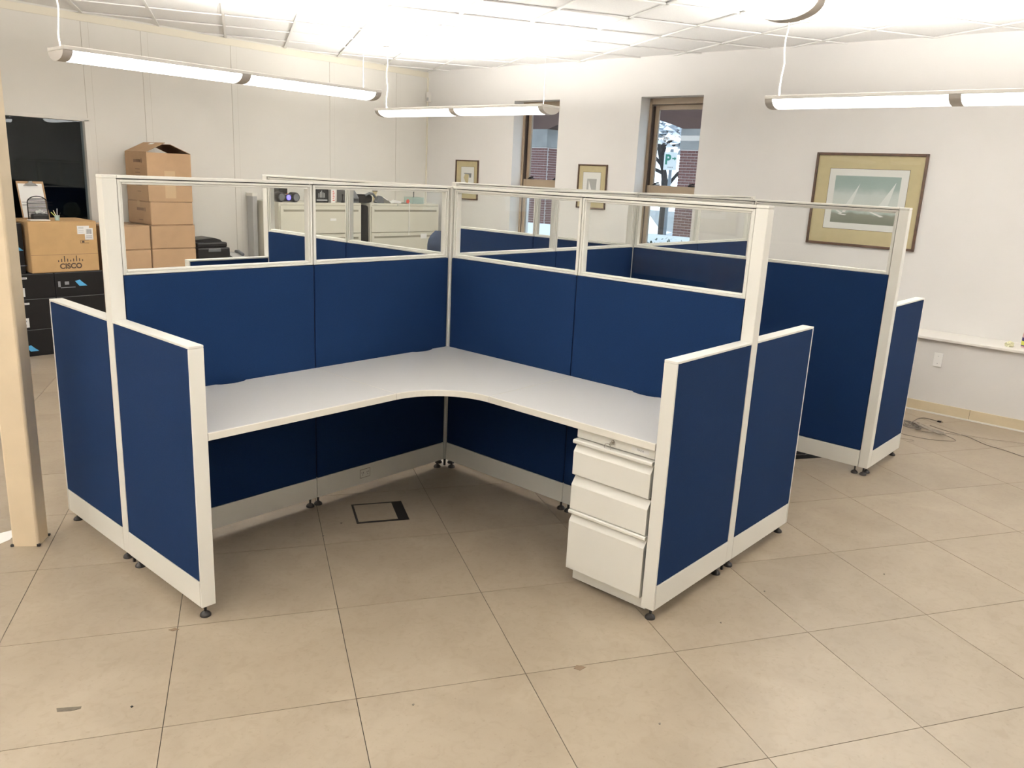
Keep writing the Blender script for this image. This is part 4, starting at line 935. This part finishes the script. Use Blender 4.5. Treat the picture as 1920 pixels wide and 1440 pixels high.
def arch_span(ya, yb, z0, rise, ztop):
    n = 16; mb = MB(); f = lambda i: (ya + (yb - ya) * i / n, z0 + 4 * rise * i / n * (1 - i / n))
    for i in range(n):
        a, b = f(i), f(i + 1)
        mb.add([(x, yy, zz) for x in (PX - .48, PX - .02) for yy, zz in ((a[0], a[1]), (b[0], b[1]), (b[0], ztop), (a[0], ztop))], [(0, 1, 2, 3), (7, 6, 5, 4), (0, 4, 5, 1), (1, 5, 6, 2), (2, 6, 7, 3), (3, 7, 4, 0)])
    mb.build('arch_span', 'soffit', ar)
for ya in (-15.77, -10.88, -5.99, -1.10): arch_span(ya, ya + 4.02, 2.9605, .36, 4.6)
for y0 in (-11.75, -6.86, -1.97): B(PX - .48, PX - .02, y0, y0 + .87, 2.9605, 4.6).build('spandrel', 'soffit', ar)
for y0 in (-16.64, -1.97, 2.92): B(PX - .48, PX - .02, y0, y0 + .87, GZ, 2.96 if y0 == -1.97 else 4.6).build('plain_pier', 'house', ar)
B(PX - .6, PX + 3.6, -16.7, 3.9, 4.6, 4.75).build('porch_roof', 'soffit', ar)
# parking sign
sg = thing('parking_sign', 'white parking sign with a green letter on a grey pole', 'sign', (-16, -8.28, GZ))
MB().tube([(-16, -8.28, GZ), (-16, -8.28, 2.6)], .045, 8).build('sign_pole', 'steelpole', sg)
B(-15.955, -15.94, -8.47, -8.09, 2.07, 2.52, b=.004).build('sign_board', 'sign', sg)
text('sign_letter', 'P', .34, 'green', sg, (-15.939, -8.35, 2.22), FACE_X, .002, bold=.012)
MB().add([(x, -8.18 + a * .8, 2.36 + b * .8) for x in (-15.94, -15.936) for a, b in ((-.05, -.02), (.03, -.02), (.03, -.06), (.10, 0), (.03, .06), (.03, .02), (-.05, .02))], [tuple(range(7)), tuple(range(13, 6, -1))] + [(i, (i + 1) % 7, 7 + (i + 1) % 7, 7 + i) for i in range(7)]).build('sign_arrow', 'green', sg)
mb = MB()
for k in range(5): mb.box(-15.94, -15.937, -8.34 + k * .034, -8.32 + k * .034, 2.125, 2.15)
mb.build('small_print', 'greypr', sg)
# snowy tree
tr = thing('bare_tree', 'bare tree with snow on its branches behind the parking sign', 'tree', (-18.5, -9.88, GZ)); rr = random.Random(11)
tmb, bmb, smb = MB(), MB(), MB()
tmb.tube([(-15, -7.95, GZ), (-15, -7.95, 1.4), (-15, -8.0, 1.75), (-15.05, -8.12, 2.15), (-15.1, -8.3, 2.6)], .12, 8, taper=.07)
def grow(p, d, L_, r, lev):
    q = p + d * L_; mid = p + d * L_ * .5 + Vector((rr.uniform(-1, 1), rr.uniform(-1, 1), rr.uniform(-.5, 1))) * L_ * .12
    bmb.tube([p, mid, q], r, 5, taper=r * .55)
    if lev <= 2:
        for s in (mid, q):
            c = s + Vector((0, 0, r)); w = rr.uniform(.02, .05) * (3 - lev * .6)
            smb.add([c + Vector((w, 0, 0)), c + Vector((-w * .5, w, 0)), c + Vector((-w * .5, -w, 0)), c + Vector((0, 0, w * .8))], [(0, 2, 1), (0, 1, 3), (1, 2, 3), (2, 0, 3)])
    if lev == 0: return
    for k in range(4 if lev > 1 else 3):
        nd = (d + Vector((rr.uniform(-1, 1), rr.uniform(-1, 1), rr.uniform(-.55, .9))) * .85).normalized(); grow(p + (q - p) * rr.uniform(.45, 1), nd, L_ * rr.uniform(.55, .8), r * .6, lev - 1)
for a, d in (((-15, -7.97, 1.6), (.1, .9, .8)), ((-15.05, -8.1, 2.1), (0, -.8, .6)), ((-15.1, -8.25, 2.5), (.1, .3, 1)), ((-15.1, -8.3, 2.6), (0, -.5, .9)), ((-15.1, -8.2, 2.4), (.4, .7, .5)), ((-15.02, -8.05, 1.95), (.3, -.9, .25))): grow(Vector(a), Vector(d).normalized(), .85, .05, 4)
for q_m in (tmb, bmb, smb): q_m.v = [((x + 15) * 1.2 - 18.5, (y + 7.95) * 1.2 - 9.88, 1.68 + (z - 1.68) * 1.2 if z > 1 else z) for x, y, z in q_m.v]
tmb.build('trunk', 'bark', tr); tag(bmb.build('branches', 'bark', tr), kind='stuff'); tag(smb.build('snow_tufts', 'snow', tr), kind='stuff')
# build car meshes in local space: parent origin is subtracted, so shift back
for lab, x, y, rz in (('snow covered car parked beyond the white wall', -21.5, -13.4, 80), ('snow covered car parked next to the other car', -21.0, -8.9, 80)):
    c = thing('parked_car', lab, 'car', (0, 0, 0), group='snow covered parked cars')
    prof = [(-2.1, .35), (2.1, .35), (2.15, .7), (1.9, .88), (1.1, .95), (.6, 1.38), (-.9, 1.42), (-1.6, 1.0), (-2.1, .92)]
    MB().extrude(prof, -.85, .85, 'y').build('car_body', 'car', c)
    MB().extrude([(-2.08, .925), (-1.6, 1.005), (-.92, 1.425), (.6, 1.385), (1.1, .955), (1.88, .885), (1.85, .97), (1.12, 1.05), (.62, 1.48), (-.92, 1.53), (-1.65, 1.1), (-2.05, 1.0)], -.8, .8, 'y').build('snow_cover', 'snow', c)
    for wx in (-1.3, 1.3):
        for wy in (-.78, .78): MB().lathe([(.31, -.1), (.31, .1)], (wx, wy, .31), 16, 'y').build('wheel', 'black', c)
    for s in (-1, 1): MB().box(-1.1, .8, s * .851, s * .857, 1.0, 1.30).build('side_window', 'greyplastic', c)
    c.location = (x, y, GZ); c.rotation_euler = (0, 0, R(rz))
tag(B(-12.2, -12.0, -10.6, -5.2, GZ, .645).build('garden_wall', 'whitewall', origin=(-12.1, -8, GZ)), 'low white garden wall outside, behind the evergreen shrub', 'wall')
sh = thing('evergreen_shrub', 'low dark evergreen shrub in front of the white wall', 'shrub', (-11.5, -5.75, GZ)); lm = MB()
for k in range(1500):
    a = rr.uniform(0, 6.28); u = rr.random() ** .5; c = Vector((-11.5 + .35 * u * math.cos(a), -5.75 + 1.0 * u * math.sin(a), GZ + rr.uniform(.3, 1.44 + .08 * math.sin(a * 5))))
    d = Vector((rr.uniform(-1, 1), rr.uniform(-1, 1), rr.uniform(-.2, 1))).normalized() * .075; s = d.cross(Vector((0, 0, 1))).normalized() * .02
    lm.add([c, c + d * .5 + s, c + d, c + d * .5 - s], [(0, 1, 2, 3)])
tag(lm.build('leaves', 'leaf', sh), kind='stuff'); MB().tube([(-11.5, -5.75, GZ), (-11.5, -5.75, .2)], .03).build('stem', 'bark', sh)
